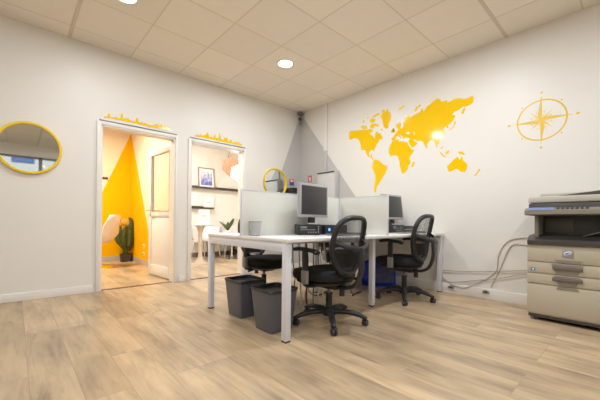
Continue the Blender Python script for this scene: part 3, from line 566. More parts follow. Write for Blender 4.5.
# ---------------------------------------------------------------- task chairs
def se(a, b, n, p=2.6):
    o = []
    for k in range(n):
        t = 2*PI*k/n; c, s = math.cos(t), math.sin(t)
        o.append((a*abs(c)**(2/p)*(1 if c >= 0 else -1), b*abs(s)**(2/p)*(1 if s >= 0 else -1)))
    return o
def task_chair(label, base_rot):
    t = thing('task_chair', label, 'office chair', (0, 0, 0), 0, 'black mesh-back task chairs at the bench desk')
    b = MB()   # cushion, waterfall front
    prof = [(.86, .362), (.97, .374), (1.0, .402), (.99, .430), (.93, .449), (.76, .458), (.4, .455), (.02, .451)]
    b.rings([[(x*k, y*k+.06, z+(-.02*max(0, (y*k)/.24-.55) if z > .41 else 0)+.012*(x*k/.24)**2) for x, y in se(.25, .245, 44)] for k, z in prof]); b.build('seat', soft_m, t, angle=60)
    MB().rings([[(x*k, y*k+.05, z) for x, y in se(.23, .22, 36)] for k, z in ((.80, .335), (.98, .350), (1.0, .364), (.98, .368))]).build('seat_pan', black_m, t)
    yb = lambda z, x: -.188-.085*((z-.42)/.47)**1.2 + .06*(x/.23)**2 if z > .42 else -.188+.06*(x/.23)**2
    zc, hh, hw = .664, .228, .196
    loop = []
    for k in range(56):
        an = 2*PI*k/56; c, s = math.cos(an), math.sin(an); e_ = .58 if s > 0 else .74; x = hw*abs(c)**e_*(1 if c >= 0 else -1); z = zc+hh*abs(s)**e_*(1 if s >= 0 else -1)
        x *= 1-.30*((zc-z)/hh)**1.3 if z < zc else 1-.03*((z-zc)/hh)
        loop.append((x, yb(z, x), z))
    MB().tube(loop, [.024+.004*(p[2] < .55) for p in loop], 12, closed=True, flat=.8, up=(0, 1, 0)).build('backrest_frame', black_m, t, angle=60)
    def net(f0, f1, name, m, off=0):
        n = 10; half = len(loop)//4; rows = []
        L = [p for p in loop if p[0] <= 0]; Rr = [p for p in loop if p[0] >= 0]
        xs = lambda z: max(.02, max((abs(p[0]) for p in loop if abs(p[2]-z) < .03), default=.02)-.004)
        b = MB(); g = bmesh.new(); vs = []
        for i in range(13):
            z = f0+(f1-f0)*i/12; xx = xs(z)
            vs.append([[g.verts.new((xx*(j/8-1), yb(z, xx*(j/8-1))-off+d, z)) for j in range(17)] for d in (0, -.0022)])
        for i in range(12):
            for j in range(16):
                for d in (0, 1): g.faces.new((vs[i][d][j], vs[i][d][j+1], vs[i+1][d][j+1], vs[i+1][d][j]))
        for i in range(12):
            for j in (0, 16): g.faces.new((vs[i][0][j], vs[i+1][0][j], vs[i+1][1][j], vs[i][1][j]))
        for j in range(16):
            for i in (0, 12): g.faces.new((vs[i][0][j], vs[i][0][j+1], vs[i][1][j+1], vs[i][1][j]))
        bmesh.ops.recalc_face_normals(g, faces=g.faces); b._add(g); return b.build(name, m, t, angle=60)
    net(.462, .875, 'mesh_back', weave_m)
    net(.485, .61, 'lumbar_pad', soft_m, -.012)
    MB().tube(smooth([(-.182, yb(.70, .18)-.008, .70), (-.12, -.281, .665), (0, -.311, .645), (.12, -.281, .665), (.182, yb(.70, .18)-.008, .70)], 5), .013, 10, flat=1.7, up=(0, 1, 0)).build('back_bracket', black_m, t, angle=60)
    MB().tube(smooth([(0, -.309, .655), (0, -.318, .56), (0, -.311, .46), (0, -.27, .365), (0, -.18, .322), (0, -.04, .326)], 5), .016, 12, flat=2.1, up=(0, 1, 0)).build('back_spine', black_m, t, angle=60)
    MB().box(-.075, .075, -.12, .10, .300, .345, .012).build('tilt_mechanism', black_m, t)
    MB().cyl((.0, -.135, .33), (.0, -.135, .25), .022, n=16).build('tension_knob', black_m, t)
    MB().tube([(.06, .03, .335), (.16, .04, .330), (.25, .045, .318)], [.006, .006, .010], 8, flat=1.2).build('height_lever', black_m, t)
    for s in (-1, 1):
        a = MB().tube(smooth([(s*.07, .02, .333), (s*.19, .02, .333), (s*.265, .02, .352), (s*.275, .02, .43), (s*.275, .025, .62)], 5), [.012]*5*4+[.012], 10, flat=2.4, up=(0, 0, 1)).build('armrest_post', black_m, t, angle=60)
        MB().box(s*.275-.017, s*.275+.017, -.008, .052, .36, .47, .008).build('height_adjuster', mgrey_m, a, label='grey lower sleeve of the armrest post')
        MB().tube(smooth([(s*.278, -.115, .614), (s*.278, -.08, .628), (s*.275, .0, .635), (s*.270, .09, .638), (s*.262, .15, .628)], 4), [.010]+[.016]*15+[.009], 12, flat=2.3, up=(0, 0, 1)).build('armrest_pad', black_m, t, angle=60)
    MB().cyl((0, 0, .10), (0, 0, .25), .027).cyl((0, 0, .245), (0, 0, .255), .030).build('column_cover', black_m, t)
    MB().cyl((0, 0, .25), (0, 0, .325), .015, n=14).build('gas_piston', mgrey_m, t)
    MB().lathe([(.03, .058), (.052, .066), (.056, .10), (.045, .125), (.03, .13)], n=30).build('hub', black_m, t)
    for k in range(5):
        an = base_rot+k*2*PI/5; R = Matrix.Rotation(an, 4, 'Z')
        MB().tube(smooth([(.03, 0, .095), (.12, 0, .104), (.22, 0, .094), (.295, 0, .068), (.307, 0, .058)], 4), [.023]*5+[.020]*5+[.017]*5+[.014, .012], 10, flat=1.25, up=(0, 0, 1), M=R).build('base_arm', black_m, t, angle=60)
        ca = an+.6*k; M = Matrix.Rotation(an, 4, 'Z') @ Matrix.Translation((.295, 0, 0)) @ Matrix.Rotation(.9*k+.4, 4, 'Z')
        c = MB().tube([(0, 0, .035), (0, 0, .066)], .006, 8, M=M).tube([(.0, -.008, .028), (.006, -.008, .05), (.024, -.008, .036)], [.010, .012, .010], 8, M=M).build('caster', black_m, t)
        for s in (-1, 1):
            MB().lathe([(.012, -.009), (.0245, -.008), (.0255, 0), (.0245, .008), (.012, .009)], n=24, M=M @ Matrix.Translation((.012, s*.014-.002, .0257)) @ Matrix.Rotation(PI/2, 4, 'X')).build('wheel', dgrey_m, c)
    return t
spots = [((-1.96, -2.53), math.radians(3), -131, .985, 'black mesh-back task chair at the front left workstation, nearest the bins'),
         ((-.722, -2.527), math.radians(3), -150, 1.03, 'black mesh-back task chair at the front right workstation, nearest the copier'),
         ((-1.86, -1.46), PI+.06, 40, 1.0, 'black task chair on the far side of the desk, seen behind the bins'),
         ((-.64, -1.49), PI-.05, 10, 1.0, 'black task chair on the far side of the desk, next to the blue bag')]
for (x, y), a, br, sc_, lab in spots:
    o = task_chair(lab, math.radians(br)-a); o.location = (x, y, 0); o.rotation_euler = (0, 0, a); o.scale = (1, 1, sc_)

# ---------------------------------------------------------------- under the desk
def rbin(x, y, h, s, label, rz=0):
    t = thing('waste_bin', label, 'waste bin', (x, y, 0), rz, 'waste bins under the desk')
    sq = lambda a, z, q=10: [(u, v, z) for u, v in rsq(a, .022)]
    b = MB().rings([sq(s*.5*k, z) for k, z in ((.76, 0), (.80, .004), (1.0, h-.012), (1.03, h-.010), (1.035, h), (.985, h), (.80, .012))]); b.build('bucket', bin_m, t)
    b = MB(); n = 64
    ring = lambda a, z, am: [(u*(1+am*math.sin(9*i*2*PI/n+z*40)*.6+am*random.uniform(-.5, .5)), v*(1+am*math.sin(7*i*2*PI/n)*.6), z+am*.12*math.sin(5*i*2*PI/n)) for i, (u, v) in enumerate(rsq(a, .03, 15))]
    b.rings([ring(s*.508, h-.022, .012), ring(s*.522, h-.010, .008), ring(s*.520, h+.004, .006), ring(s*.490, h+.003, .008), ring(s*.475, h-.03, .012), ring(s*.45, h-.12, .04), ring(s*.40, h-.2, .06), ring(s*.2, h-.23, .2)]); b.build('liner', liner_m, t, label='crumpled black bin liner folded over the rim')
rbin(-2.375, -1.875, .325, .265, 'dark grey waste bin with black liner, farther of the two under the desk')
rbin(-2.400, -2.345, .325, .27, 'dark grey waste bin with black liner, nearer one beside the front desk leg')
# bag
t = thing('shopping_bag', 'shiny blue shopping bag on the floor under the right end of the desk', 'bag', (-.27, -1.89, 0), math.radians(-44))
b = MB(); n = 40
prof = [(.90, 0), (1.0, .012), (1.02, .12), (.98, .22), (.96, .30), (.95, .315), (.93, .30), (.92, .2), (.88, .02)]
b.rings([[(u*k*(1+.04*math.sin(i*.9+z*22)), v*k*(1-.45*z/.32)*(1+.10*math.sin(i*1.7+z*17)), z+(.018*math.sin(i*.7) if z > .25 else 0)) for i, (u, v) in enumerate(se(.225, .10, n, 5))] for k, z in prof]); b.build('bag_body', blue_m, t, angle=70)
b = MB(); b.rings([[(u, -.1035*(1-.45*z/.32)*1.08+d, z) for d in (0, -.002) for u in ((-.10, .19) if d == 0 else (.19, -.10))] for z in (.05, .12, .19, .245)]); b.build('printed_panel', bagprint_m, t)
for s in (-1, 1): MB().tube(smooth([(-.07, s*.055, .30), (-.06, s*.05, .345), (0, s*.035, .37), (.06, s*.05, .345), (.07, s*.055, .30)], 5), .006, 8, flat=2).build('handle', blue_m, t)
# cable drops and floor leads
G = 'cables hanging under the desk'
wh = ['black cable hanging under the desk, %s', 'white cable hanging under the desk, %s']
pos = ['leftmost of the bundle', 'second from the left', 'third from the left', 'fourth from the left', 'in the middle of the bundle', 'right of the middle', 'fourth from the right', 'third from the right', 'second from the right', 'rightmost of the bundle']
for i in range(10):
    x = -2.0+i*.056; k = i % 2; z0 = TZ-.027
    j_ = .03*(i % 3); pts = [(x, -2.10-j_, z0), (x+random.uniform(-.01, .02), -2.11-j_, .60), (x+.02+random.uniform(-.02, .02), -2.10-j_, .46), (x+.045+random.uniform(-.02, .02), -2.09-j_, .30), (x+.04+random.uniform(-.02, .02), -2.07-j_, .12), (x+.06, -2.07-j_, .008)]
    tag(MB().tube(smooth(pts, 6), .007 if k else .005, 8).build('hanging_cable', (orange_m if i == 3 else wcable_m) if k else bcable_m), ('orange cable hanging under the desk, fourth from the left' if i == 3 else wh[k] % pos[i]), 'cable', G)
fl_ = lambda pts, m, lab, r=.006: tag(MB().tube(smooth([(x, y, r+.0005) for x, y in pts], 6), r, 8).build('floor_cable', m), lab, 'cable', 'black leads on the floor under the desk')
fl_([(-1.053, -1.25), (-1.145, -1.42), (-1.325, -1.652), (-1.377, -1.804), (-1.25, -1.79), (-1.12, -1.72)], bcable_m, 'black lead curling on the floor behind the left front chair')
fl_([(-.82, -1.85), (-1.0, -2.03), (-1.06, -2.08), (-.95, -2.03), (-.80, -2.0)], bcable_m, 'black lead on the floor between the two front chairs')
fl_([(-2.02, -1.75), (-2.1, -1.62), (-2.22, -1.60), (-2.26, -1.7)], bcable_m, 'black lead looping on the floor near the bins')

# ---------------------------------------------------------------- cables on the right wall
for pts, lab in ((CA, 'grey cable drooping to the skirting then rising in an arc to the copier'), (CB, 'grey cable running almost level along the wall to the copier'), (CC, 'grey cable low on the wall, rising gently to the copier'), (CD, 'grey cable rising steeply from the skirting to the copier')):
    tag(MB().tube(smooth([(-.022 if z < .125 else -(.0065 if pts in (CA, CD) else .0165), y, z) for y, z in pts], 6), .0046, 8).build('wall_cable', cable_m), lab, 'cable', 'cables along the right wall')
for y, z, lab in ((-2.751, .090, 'small dark cable outlet on the skirting nearest the desk'), (-3.13, .098, 'small dark cable outlet on the skirting nearest the copier')):
    t = thing('cable_outlet', lab, 'outlet', (-.0165, y, z), 0, 'cable outlets on the skirting')
    MB().prism([(-.035, -.03), (.035, -.03), (.028, -.004), (0, .006), (-.028, -.004)], 0, .014, lambda u, v, a: (-a, u, v)).build('cover', mgrey_m, t); MB().box(-.017, -.013, -.016, .016, -.026, -.012).build('opening', dgrey_m, t)

# ---------------------------------------------------------------- copier
CX, CY0, CY1 = -.53, -4.22, -3.612
cp = thing('photocopier', 'beige office photocopier with dark scanner unit against the right wall', 'photocopier', (-.28, (CY0+CY1)/2, 0))
P = lambda b, n, m, **k: b.build(n, m, cp, world=True, **k)
P(MB().box(CX+.012, -.045, CY0, CY1, .055, .662, .006), 'cabinet', copier_m)
for n, z0, z1 in (('front_cover', .520, .664), ('paper_drawer', .420, .512), ('paper_drawer', .327, .412), ('paper_drawer', .066, .319)):
    p = P(MB().box(CX, CX+.02, CY0+.001, CY1-.001, z0, z1, .004), n, copier_m)
    if n == 'paper_drawer' and z0 > .3:
        zc = (z0+z1)/2
        b = MB(); b.prism([(-3.78, z1-.004), (-3.99, z1-.004), (-3.955, z0+.006), (-3.815, z0+.006)] if z0 > .4 else [(-3.80, z1-.004), (-3.975, z1-.004), (-3.945, z0+.004), (-3.83, z0+.004)], 0, .003, lambda u, v, a: (CX-.0002-a, u, v)); b.build('grip_recess_shade', copier2_m, p, world=True)  # flat plate; darker taupe stands in for shade inside the grip
        MB().box(CX-.014, CX-.001, -3.985, -3.79, zc-.006, zc+.026, .004).build('handle', mat('drawer_grip', (112, 103, 92), .4), p, world=True)
P(MB().prism([(-3.80, .545), (-3.985, .545), (-3.96, .522), (-3.825, .522)], 0, .003, lambda u, v, a: (CX-.0002-a, u, v)), 'grip_recess_shade', copier2_m)
P(MB().prism([(-3.83, .318), (-3.95, .318), (-3.965, .296), (-3.815, .296)], 0, .003, lambda u, v, a: (CX-.0002-a, u, v)), 'grip_recess_shade', copier2_m)
pl = P(MB().box(CX-.004, CX, -3.926, -3.853, .568, .640, .003), 'emblem_plate', mat('emblem_grey', (158, 154, 150), .35))
em = MB(); em.prism([(.026*math.cos(2*PI*k/24), .014*math.sin(2*PI*k/24)) for k in range(24)], 0, .0012, lambda u, v, a: (CX-.004-a, -3.889-u, .606+v+.3*u)); em.build('white_oval', white_m, pl, world=True)
em = MB(); em.prism([(-.02, -.004), (-.004, -.008), (.018, .002), (.022, .007), (.004, .004), (-.012, .004)], 0, .0010, lambda u, v, a: (CX-.0053-a, -3.889-u, .604+v+.3*u)); em.build('blue_swoosh', blue2_m, pl, world=True)
st = P(MB().box(CX-.0012, CX, -3.672, -3.640, .436, .462), 'blue_sticker', mat('sticker_blue', (60, 110, 190), .4))
MB().box(CX-.0018, CX-.0012, -3.663, -3.650, .443, .455).build('white_star', white_m, st, world=True)
P(MB().box(CX+.015, -.05, CY0+.01, CY1-.01, .03, .056), 'plinth', copier3_m)
for x in (CX+.05, -.1):
    for y in (CY1-.035, CY0+.035): P(MB().tube([(x, y-.012, .0165), (x, y+.012, .0165)], .016, 16).box(x-.008, x+.008, y-.016, y+.016, .015, .034), 'caster', mgrey_m)
# exit tray, back block and posts of the output gap
P(MB().prism([(CX-.012, .664), (CX-.018, .700), (CX+.05, .742), (-.05, .772), (-.05, .664)], CY0+.002, CY1-.002, lambda u, v, a: (u, a, v)), 'exit_tray', copier3_m)
P(MB().box(-.30, -.05, CY0+.01, CY1-.04, .66, .93, .004), 'rear_block', copier3_m)
P(MB().box(CX+.03, -.06, CY1-.075, CY1-.045, .69, .93, .004), 'side_post', copier2_m)
P(MB().box(-.312, -.29, -3.90, -3.70, .775, .895, .008), 'inner_cover', mat('inner_cover_grey', (92, 86, 80), .4))
P(MB().prism([(-3.98, .752), (-4.19, .83), (-4.19, .822), (-3.98, .746)], CX+.06, CX+.22, lambda u, v, a: (a, u, v)), 'paper_flap', copier2_m)
# scanner unit
P(MB().box(CX-.01, -.05, CY0-.005, CY1-.008, .920, 1.026, .008), 'scanner_body', copier3_m)
cpn = P(MB().prism([(CX-.085, .930), (CX-.085, .962), (CX-.03, .986), (CX+.03, .986), (CX+.03, .922), (CX-.06, .922)], CY0-.012, CY1+.006, lambda u, v, a: (u, a, v)), 'control_panel', copier2_m)
MB().prism([(CX-.0845, .9635), (CX-.031, .9868), (CX-.031, .989), (CX-.086, .9655)], -3.80, -3.635, lambda u, v, a: (u, a, v)).build('lcd_strip', lcd_m, cpn, world=True, label='bluish backlit display strip')
b = MB()
for i in range(7): b.box(CX-.07, CX-.045, -3.84-i*.03, -3.822-i*.03, .968, .985, .002)
b.build('keys', copier3_m, cpn, world=True)
P(MB().box(CX-.012, -.05, CY0, CY1-.004, 1.030, 1.085, .012), 'scanner_lid', mat('lid_beige', (190, 182, 168), .45))
P(MB().prism([(-3.72, 1.078), (-4.20, 1.085), (-4.20, 1.135), (-3.95, 1.105)], -.48, -.20, lambda u, v, a: (a, u, v)), 'feeder_tray', copier3_m)
P(MB().box(-.30, -.08, CY0+.01, -3.66, 1.083, 1.128, .012), 'document_feeder', mat('feeder_beige', (182, 174, 160), .45))
# ---------------------------------------------------------------- yellow room
# artificial cactus
t = thing('potted_cactus', 'green potted cactus in the yellow corner beyond the open door', 'plant', (-2.245, 2.80, 0))
sq = lambda a, z: [(u, v, z) for u, v in se(a, a, 24, 6)]
MB().rings([sq(.088, 0), sq(.10, .15), sq(.10, .16), sq(.088, .16), sq(.085, .13)]).build('pot', pot_m, t)
MB().lathe([(.001, .131), (.075, .134), (.001, .136)], n=18).build('soil', mat('soil', (60, 46, 34), .9, var=.2, vscale=40), t)
def lobe(pts, rr, name='cactus_arm', m=cactus_m):
    P_ = smooth(pts, 5); k = len(P_); b = MB(); rings = []
    for i, p in enumerate(P_):
        f = i/(k-1); r = rr*max(.12, (math.sin(PI*min(1, (f*.86+.12)))**.55))
        d = (P_[min(i+1, k-1)]-P_[max(i-1, 0)]).normalized(); u = d.cross(Vector((0, 1, 0))); u = u.normalized() if u.length > .1 else Vector((1, 0, 0)); v = d.cross(u)
        rings.append([p+(u*math.cos(2*PI*j/32)+v*math.sin(2*PI*j/32))*r*(1+.13*math.cos(8*2*PI*j/32)) for j in range(32)])
    b.rings(rings); b.build(name, m, t, angle=70)
lobe([(0, 0, .12), (.0, 0, .35), (.01, 0, .60), (.0, 0, .72)], .052, 'trunk')
lobe([(-.03, -.02, .28), (-.09, -.03, .38), (-.14, -.03, .46), (-.13, -.03, .62), (-.11, -.03, .74)], .058)
lobe([(.03, -.02, .22), (.08, -.02, .34), (.10, -.02, .55), (.085, -.02, .80), (.05, -.02, .90)], .058)
lobe([(.02, -.06, .30), (.05, -.07, .42), (.055, -.07, .60), (.04, -.07, .74)], .055)
lobe([(-.02, .0, .25), (-.10, .0, .38), (-.165, -.01, .50), (-.20, -.01, .56)], .024)
lobe([(-.04, -.05, .3), (-.05, -.06, .45), (-.04, -.06, .62), (-.045, -.06, .70)], .045)
MB().ball((.0, -.02, .80), (.105, .035, .085), 24).build('flower_pad', pad_m, t, label='pale straw-coloured pad at the top of the cactus')
# white shell chair on a pedestal, half hidden by the door frame
t = thing('shell_chair', 'white moulded shell chair on a yellow pedestal in the yellow room', 'chair', (-2.81, 2.13, 0), math.radians(-132.4))
prof = [(-.20, .245, .17), (-.21, .235, .475), (-.10, .20, .445), (.05, .21, .44), (.16, .22, .475), (.22, .22, .58), (.27, .205, .72), (.32, .185, .86), (.345, .15, .93)]
prof = [(-.21, .20, .475), (-.15, .22, .455), (-.03, .235, .44), (.08, .24, .445), (.16, .24, .49), (.215, .235, .60), (.26, .215, .74), (.30, .185, .87), (.315, .13, .935)]
g = bmesh.new(); top = []; bot = []
for y, hw, z in [tuple(p) for p in smooth(prof, 3)]:
    ra = []; rb = []
    for j in range(17):
        x = hw*(j/8-1); e = (abs(j/8-1))**2.4; up = .10*e*(1 if z < .6 else max(0, 1-(z-.6)/.2)); fw = .06*e*(0 if z < .5 else min(1, (z-.5)/.2))
        ra.append(g.verts.new((x, y-fw, z+up))); rb.append(g.verts.new((x*1.02, y-fw+(.012 if z > .5 else 0), z+up-(.012 if z < .6 else 0.002))))
    top.append(ra); bot.append(rb)
m_ = len(top)
for i in range(m_-1):
    for j in range(16):
        g.faces.new((top[i][j], top[i][j+1], top[i+1][j+1], top[i+1][j])); g.faces.new((bot[i][j], bot[i+1][j], bot[i+1][j+1], bot[i][j+1]))
    for j in (0, 16): g.faces.new((top[i][j], top[i+1][j], bot[i+1][j], bot[i][j]))
for j in range(16):
    for i in (0, m_-1): g.faces.new((top[i][j], top[i][j+1], bot[i][j+1], bot[i][j]))
bmesh.ops.recalc_face_normals(g, faces=g.faces)
b = MB(); b._add(g); b.build('seat_shell', chair2_m, t, angle=70)
MB().cyl((0, 0, .03), (0, 0, .44), .018).build('post', steel_m, t)
MB().lathe([(.21, 0), (.21, .012), (.12, .024), (.03, .05), (.018, .06)], n=40).build('pedestal_foot', ymirror_m, t, label='round yellow pedestal foot')
t = thing('wall_hook', 'dark wall hook on the yellow painted wall', 'hook', (-2.60, R1Y-.0017, 1.69))
MB().box(-.10, .065, -.012, 0, -.022, .022, .004).build('back_rail', dark_wood_m, t)
for x in (-.06, .04): MB().tube(smooth([(x, -.01, 0), (x, -.05, -.01), (x, -.065, .02)], 4), .007, 8).build('peg', dark_wood_m, t)

# ---------------------------------------------------------------- lounge
def ledge(x0, x1, z, label):
    t = thing('picture_ledge', label, 'shelf', ((x0+x1)/2, R2Y, z), 0, 'dark wall ledges in the lounge')
    a = (x1-x0)/2; MB().box(-a, a, -.11, 0, -.03, -.008, .002).box(-a, a, -.012, 0, -.03, .03, .002).build('shelf_board', dark_wood_m, t); MB().box(-a, a, -.12, -.108, -.035, .004, .002).build('front_lip', dark_wood_m, t)
ledge(-1.6, .30, 1.645, 'long dark picture ledge under the framed blue print')
ledge(-1.6, -.385, 1.165, 'short dark ledge lower on the lounge wall, holding a white card')
t = thing('framed_print', 'framed blue and white print leaning on the long ledge', 'picture', (-.56, R2Y-.075, 1.639))
t.rotation_euler = (math.radians(-5), 0, 0)
b = MB(); fw, fh = .40, .47
for x0, x1, z0, z1 in ((-fw/2, -fw/2+.018, 0, fh), (fw/2-.018, fw/2, 0, fh), (-fw/2, fw/2, 0, .018), (-fw/2, fw/2, fh-.018, fh)): b.box(x0, x1, -.02, .012, z0, z1, .002)
b.build('frame', mat('frame_taupe', (150, 130, 112), .45), t)
MB().box(-fw/2+.015, fw/2-.015, -.006, .008, .015, fh-.015).build('mount', paper_m, t)
MB().box(-fw/2+.05, fw/2-.06, -.0075, -.0055, .055, fh-.085).build('print', print_mat(), t)
t = thing('greeting_card', 'white card with small red print on the lower ledge', 'card', (-.495, R2Y-.06, 1.158), 0, 'white cards with red print in the lounge')
MB().box(-.13, .13, -.006, .006, 0, .24, .001).build('card_board', paper_m, t)
b = MB()
for i in range(6): b.box(-.045+i*.015, -.034+i*.015, -.0072, -.006, .125, .137)
b.build('red_print', redink_m, t)
# bistro table with tulip foot
tx, ty = -1.205, 1.594
t = thing('tulip_table', 'round white tulip table just inside the lounge doorway', 'table', (tx, ty, 0))
MB().lathe([(.001, .752), (.24, .754), (.30, .762), (.302, .770), (.30, .776), (.001, .777)], n=56).build('tabletop', white_m, t)
MB().lathe([(.185, 0), (.185, .008), (.15, .020), (.08, .055), (.045, .12), (.036, .25), (.036, .50), (.045, .62), (.075, .71), (.115, .752)], n=44).build('pedestal', tulip_m, t)
t = thing('menu_card', 'white upright card with red print standing on the tulip table', 'card', (-1.232, 1.372, .7776), math.radians(-40), 'white cards with red print in the lounge')
MB().box(-.105, .105, -.012, .012, 0, .02, .003).box(-.105, .105, -.003, .003, .018, .285).build('card_board', paper_m, t)
b = MB()
for i in range(7): b.box(-.042+i*.012, -.033+i*.012, -.0042, -.003, .158, .170)
b.build('red_print', redink_m, t)
# low side table with chrome pedestal, plant on it
sx, sy = -.28, 1.97
t = thing('side_table', 'low white side table with a chrome pedestal behind the desk end', 'table', (sx, sy, 0))
MB().lathe([(.001, .560), (.34, .562), (.345, .572), (.34, .582), (.001, .583)], n=48).build('tabletop', white_m, t)
MB().lathe([(.22, 0), (.22, .006), (.10, .03), (.03, .06), (.02, .10), (.02, .56)], n=36).build('pedestal', steel_m, t)
t = thing('leafy_plant', 'leafy green plant with pale buds in a white bowl on the low side table', 'plant', (sx-.12, sy-.02, .5836))
MB().lathe([(.05, 0), (.075, .02), (.085, .06), (.078, .062), (.06, .03)], n=28).build('bowl', white_m, t)
MB().lathe([(.001, .035), (.066, .04), (.001, .05)], n=20).build('soil', pot_m, t)
for k in range(11):
    an = k*2.4; L_ = .22+.06*(k % 3); rr = .5+.35*((k*37) % 10)/10; c, s = math.cos(an), math.sin(an); rings = []
    for i in range(9):
        f = i/8; w_ = .042*math.sin(PI*min(.97, f*.92+.06)); r = L_*rr*f; z = .04+L_*1.05*f-.10*f*f*rr; p = Vector((c*r, s*r, z)); sd = Vector((-s, c, 0))*w_
        rings.append([p-sd, p+Vector((0, 0, -.005)), p+sd, p+Vector((0, 0, .004))])
    MB().rings(rings).build('leaf', leaf_m, t, angle=70)
for k in range(3):
    an = k*2.1+.5; p = Vector((.11*math.cos(an), .11*math.sin(an), .25)); MB().tube([(0, 0, .05), (p.x*.5, p.y*.5, .16), tuple(p)], .004, 6).build('stalk', leaf_m, t); MB().ball(p, (.017, .017, .028)).build('bud', cream2_m, t)
def tub(x, y, rz, label, m1):
    t = thing('lounge_chair', label, 'chair', (x, y, 0), rz, 'lounge chairs')
    MB().rings([[(u*k, v*k, z) for u, v in se(.26, .25, 36, 4)] for k, z in ((.92, .40), (1, .42), (1, .47), (.93, .49))]).build('cushion', gcush_m, t)
    arc = [(.27*math.cos(a), .25*math.sin(a)) for a in [PI*(-.12)+PI*1.24*i/20 for i in range(21)]]
    b = MB(); b.rings([[(u*1.0, v*1.0, .38), (u*1.05, v*1.05, .38), (u*1.16, v*1.2, .76-.05*abs(u)/.27), (u*1.10, v*1.13, .765-.05*abs(u)/.27)] for u, v in arc]); b.build('backrest', m1, t)
    for sx_ in (-1, 1):
        for sy_ in (-1, 1): MB().cyl((sx_*.17, sy_*.16, .42), (sx_*.23, sy_*.22, 0), .013, .009, 12).build('leg', steel_m, t)
tub(-.72, 2.34, 0.25, 'white backed lounge chair with a grey cushion behind the tulip table', white_m)
tub(-.02, 2.36, -.4, 'grey upholstered lounge chair in the far right of the lounge', gcush_m)
# pendant lamp: faceted copper outside, white inside
PC_POS = Vector((-.826, 1.067, 1.882))
t = thing('pendant_lamp', 'faceted copper pendant lamp with a glowing white inside, in the lounge', 'lamp', (-.735, 1.21, 2.68))
MB().cyl((0, 0, 0), (0, 0, -.03), .05).build('ceiling_rose', copper_m, t)
# cube open towards the lower right, seen corner first
pr, pu, pf = Vector((.739, -.674, 0)), Vector((0, 0, 1)), Vector((-.674, -.739, 0))
ax = [(pr*a+pu*b_+pf*c).normalized() for a, b_, c in ((6.7, 4.8, -6.33), (-3, -7.5, -8.85), (-7.7, 6.7, -3.06))]
Rm = Matrix((ax[0], ax[1], ax[2])).transposed().to_4x4()
Rm.translation = PC_POS-Vector((-.735, 1.21, 2.68))
s_ = .25
def wall_(b, o_, u, v, n_, th): # quad from o_ spanned by u, v (local axes), thickness th along n_
    o_, u, v, n_ = map(Vector, (o_, u, v, n_)); q = [o_, o_+u, o_+u+v, o_+v]
    b.rings([q, [p+n_*th for p in q]], M=Rm)
for o_, u, v, n_ in (((0, 0, 0), (s_, 0, 0), (0, 0, s_), (0, 1, 0)), ((0, 0, 0), (0, s_, 0), (0, 0, s_), (1, 0, 0)), ((0, 0, s_), (s_, 0, 0), (0, s_, 0), (0, 0, -1)), ((s_, 0, 0), (0, s_, 0), (0, 0, s_), (-1, 0, 0)), ((0, s_, 0), (s_, 0, 0), (0, 0, s_), (0, -1, 0))):
    b = MB(); wall_(b, o_, u, v, n_, .004); b.build('copper_facet', copper_m, t)
a_, e_ = .012, s_-.012
b = MB(); b.rings([[(x, y, z) for x, y in ((a_, a_), (e_, a_), (e_, e_), (a_, e_))] for z in (s_*.8, 0.0)]+[[(x, y, -.15) for x, y in ((.045, .05), (e_+.02, .05), (e_+.02, e_+.03), (.045, e_+.03))]], M=Rm); b.build('opal_diffuser', bulb_m, t, angle=10, label='glowing white facets of the pendant lamp')
MB().tube([(0, 0, -.03), Rm @ Vector((s_*.5, .02, s_))], .004, 8).build('cord', bcable_m, t)
# small dark potted plant on the lounge floor
t = thing('potted_plant', 'small dark potted plant on the lounge floor by the far wall', 'plant', (.12, 2.60, 0))
MB().lathe([(.06, 0), (.08, .15), (.074, .15), (.06, .11)], n=24).build('pot', pot_m, t)
for k in range(12):
    an = k*2.4; c, s = math.cos(an), math.sin(an); rings = []
    for i in range(7):
        f = i/6; w_ = .022*math.sin(PI*min(.97, f*.9+.08)); r = (.05+.05*(k % 3)*.5)*f; p = Vector((c*r, s*r, .10+.15*f)); sd = Vector((-s, c, 0))*w_
        rings.append([p-sd, p+Vector((0, 0, -.004)), p+sd, p+Vector((0, 0, .004))])
    MB().rings(rings).build('leaf', leaf_m, t, angle=70)

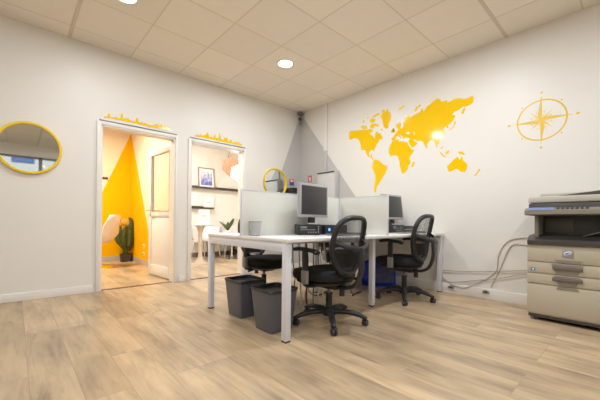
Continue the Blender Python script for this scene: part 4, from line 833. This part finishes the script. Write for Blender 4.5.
# ---------------------------------------------------------------- light
wd = bpy.data.worlds.new('sky'); S.world = wd; wd.use_nodes = True; nt = wd.node_tree
bg = nt.nodes['Background']; sky = nt.nodes.new('ShaderNodeTexSky'); sky.sky_type = 'HOSEK_WILKIE'; sky.turbidity = 4; sky.sun_direction = (.3, .5, .8)
mx = nt.nodes.new('ShaderNodeMix'); mx.data_type = 'RGBA'; mx.inputs[0].default_value = .55; mx.inputs[7].default_value = (.72, .85, 1, 1)
nt.links.new(sky.outputs[0], mx.inputs[6]); nt.links.new(mx.outputs[2], bg.inputs['Color']); bg.inputs['Strength'].default_value = SKY
l = bpy.data.lights.new('sun', 'SUN'); l.energy = 4.5; l.angle = .01; l.color = (1, .96, .9)
o = bpy.data.objects.new('sun', l); COL.objects.link(o); o.location = (0, 10, 12); o.rotation_euler = Vector((-.25, -.8, -.75)).to_track_quat('-Z', 'Y').to_euler()
# portal guiding daylight through the shop window
l = bpy.data.lights.new('window_portal', 'AREA'); l.shape = 'RECTANGLE'; l.size = WX1-WX0; l.size_y = WZ1-WZ0; l.cycles.is_portal = True
o = bpy.data.objects.new('window_portal', l); COL.objects.link(o); o.location = ((WX0+WX1)/2, Y0-.12, (WZ0+WZ1)/2); o.rotation_euler = (PI/2, 0, 0)
# pendant bulb
l = bpy.data.lights.new('pendant_bulb', 'POINT'); l.energy = P_PEND; l.color = C_LOUNGE; l.shadow_soft_size = .06
o = bpy.data.objects.new('pendant_bulb', l); COL.objects.link(o); o.location = Vector((-.735, 1.21, 2.68)) + (Rm @ Vector((.10, .12, -.20)))

# ---------------------------------------------------------------- camera
cam = bpy.data.cameras.new('camera'); co = bpy.data.objects.new('camera', cam); COL.objects.link(co); S.camera = co
cam.sensor_width = 36; cam.lens = 311.9/600*36; cam.shift_x = .0004; cam.shift_y = 22.2/600; cam.clip_start = .05
yaw = math.atan2(.739, .674)-PI/2
co.location = (-3.918, -4.301, .84)
co.rotation_euler = (Matrix.Rotation(yaw, 4, 'Z') @ Matrix.Rotation(PI/2, 4, 'X') @ Matrix.Rotation(math.radians(ROLL), 4, 'Z')).to_euler()
S.view_settings.view_transform = 'Standard'; S.view_settings.look = 'None'; S.view_settings.gamma = 1; S.view_settings.exposure = EXPOSURE
S.view_settings.use_curve_mapping = False
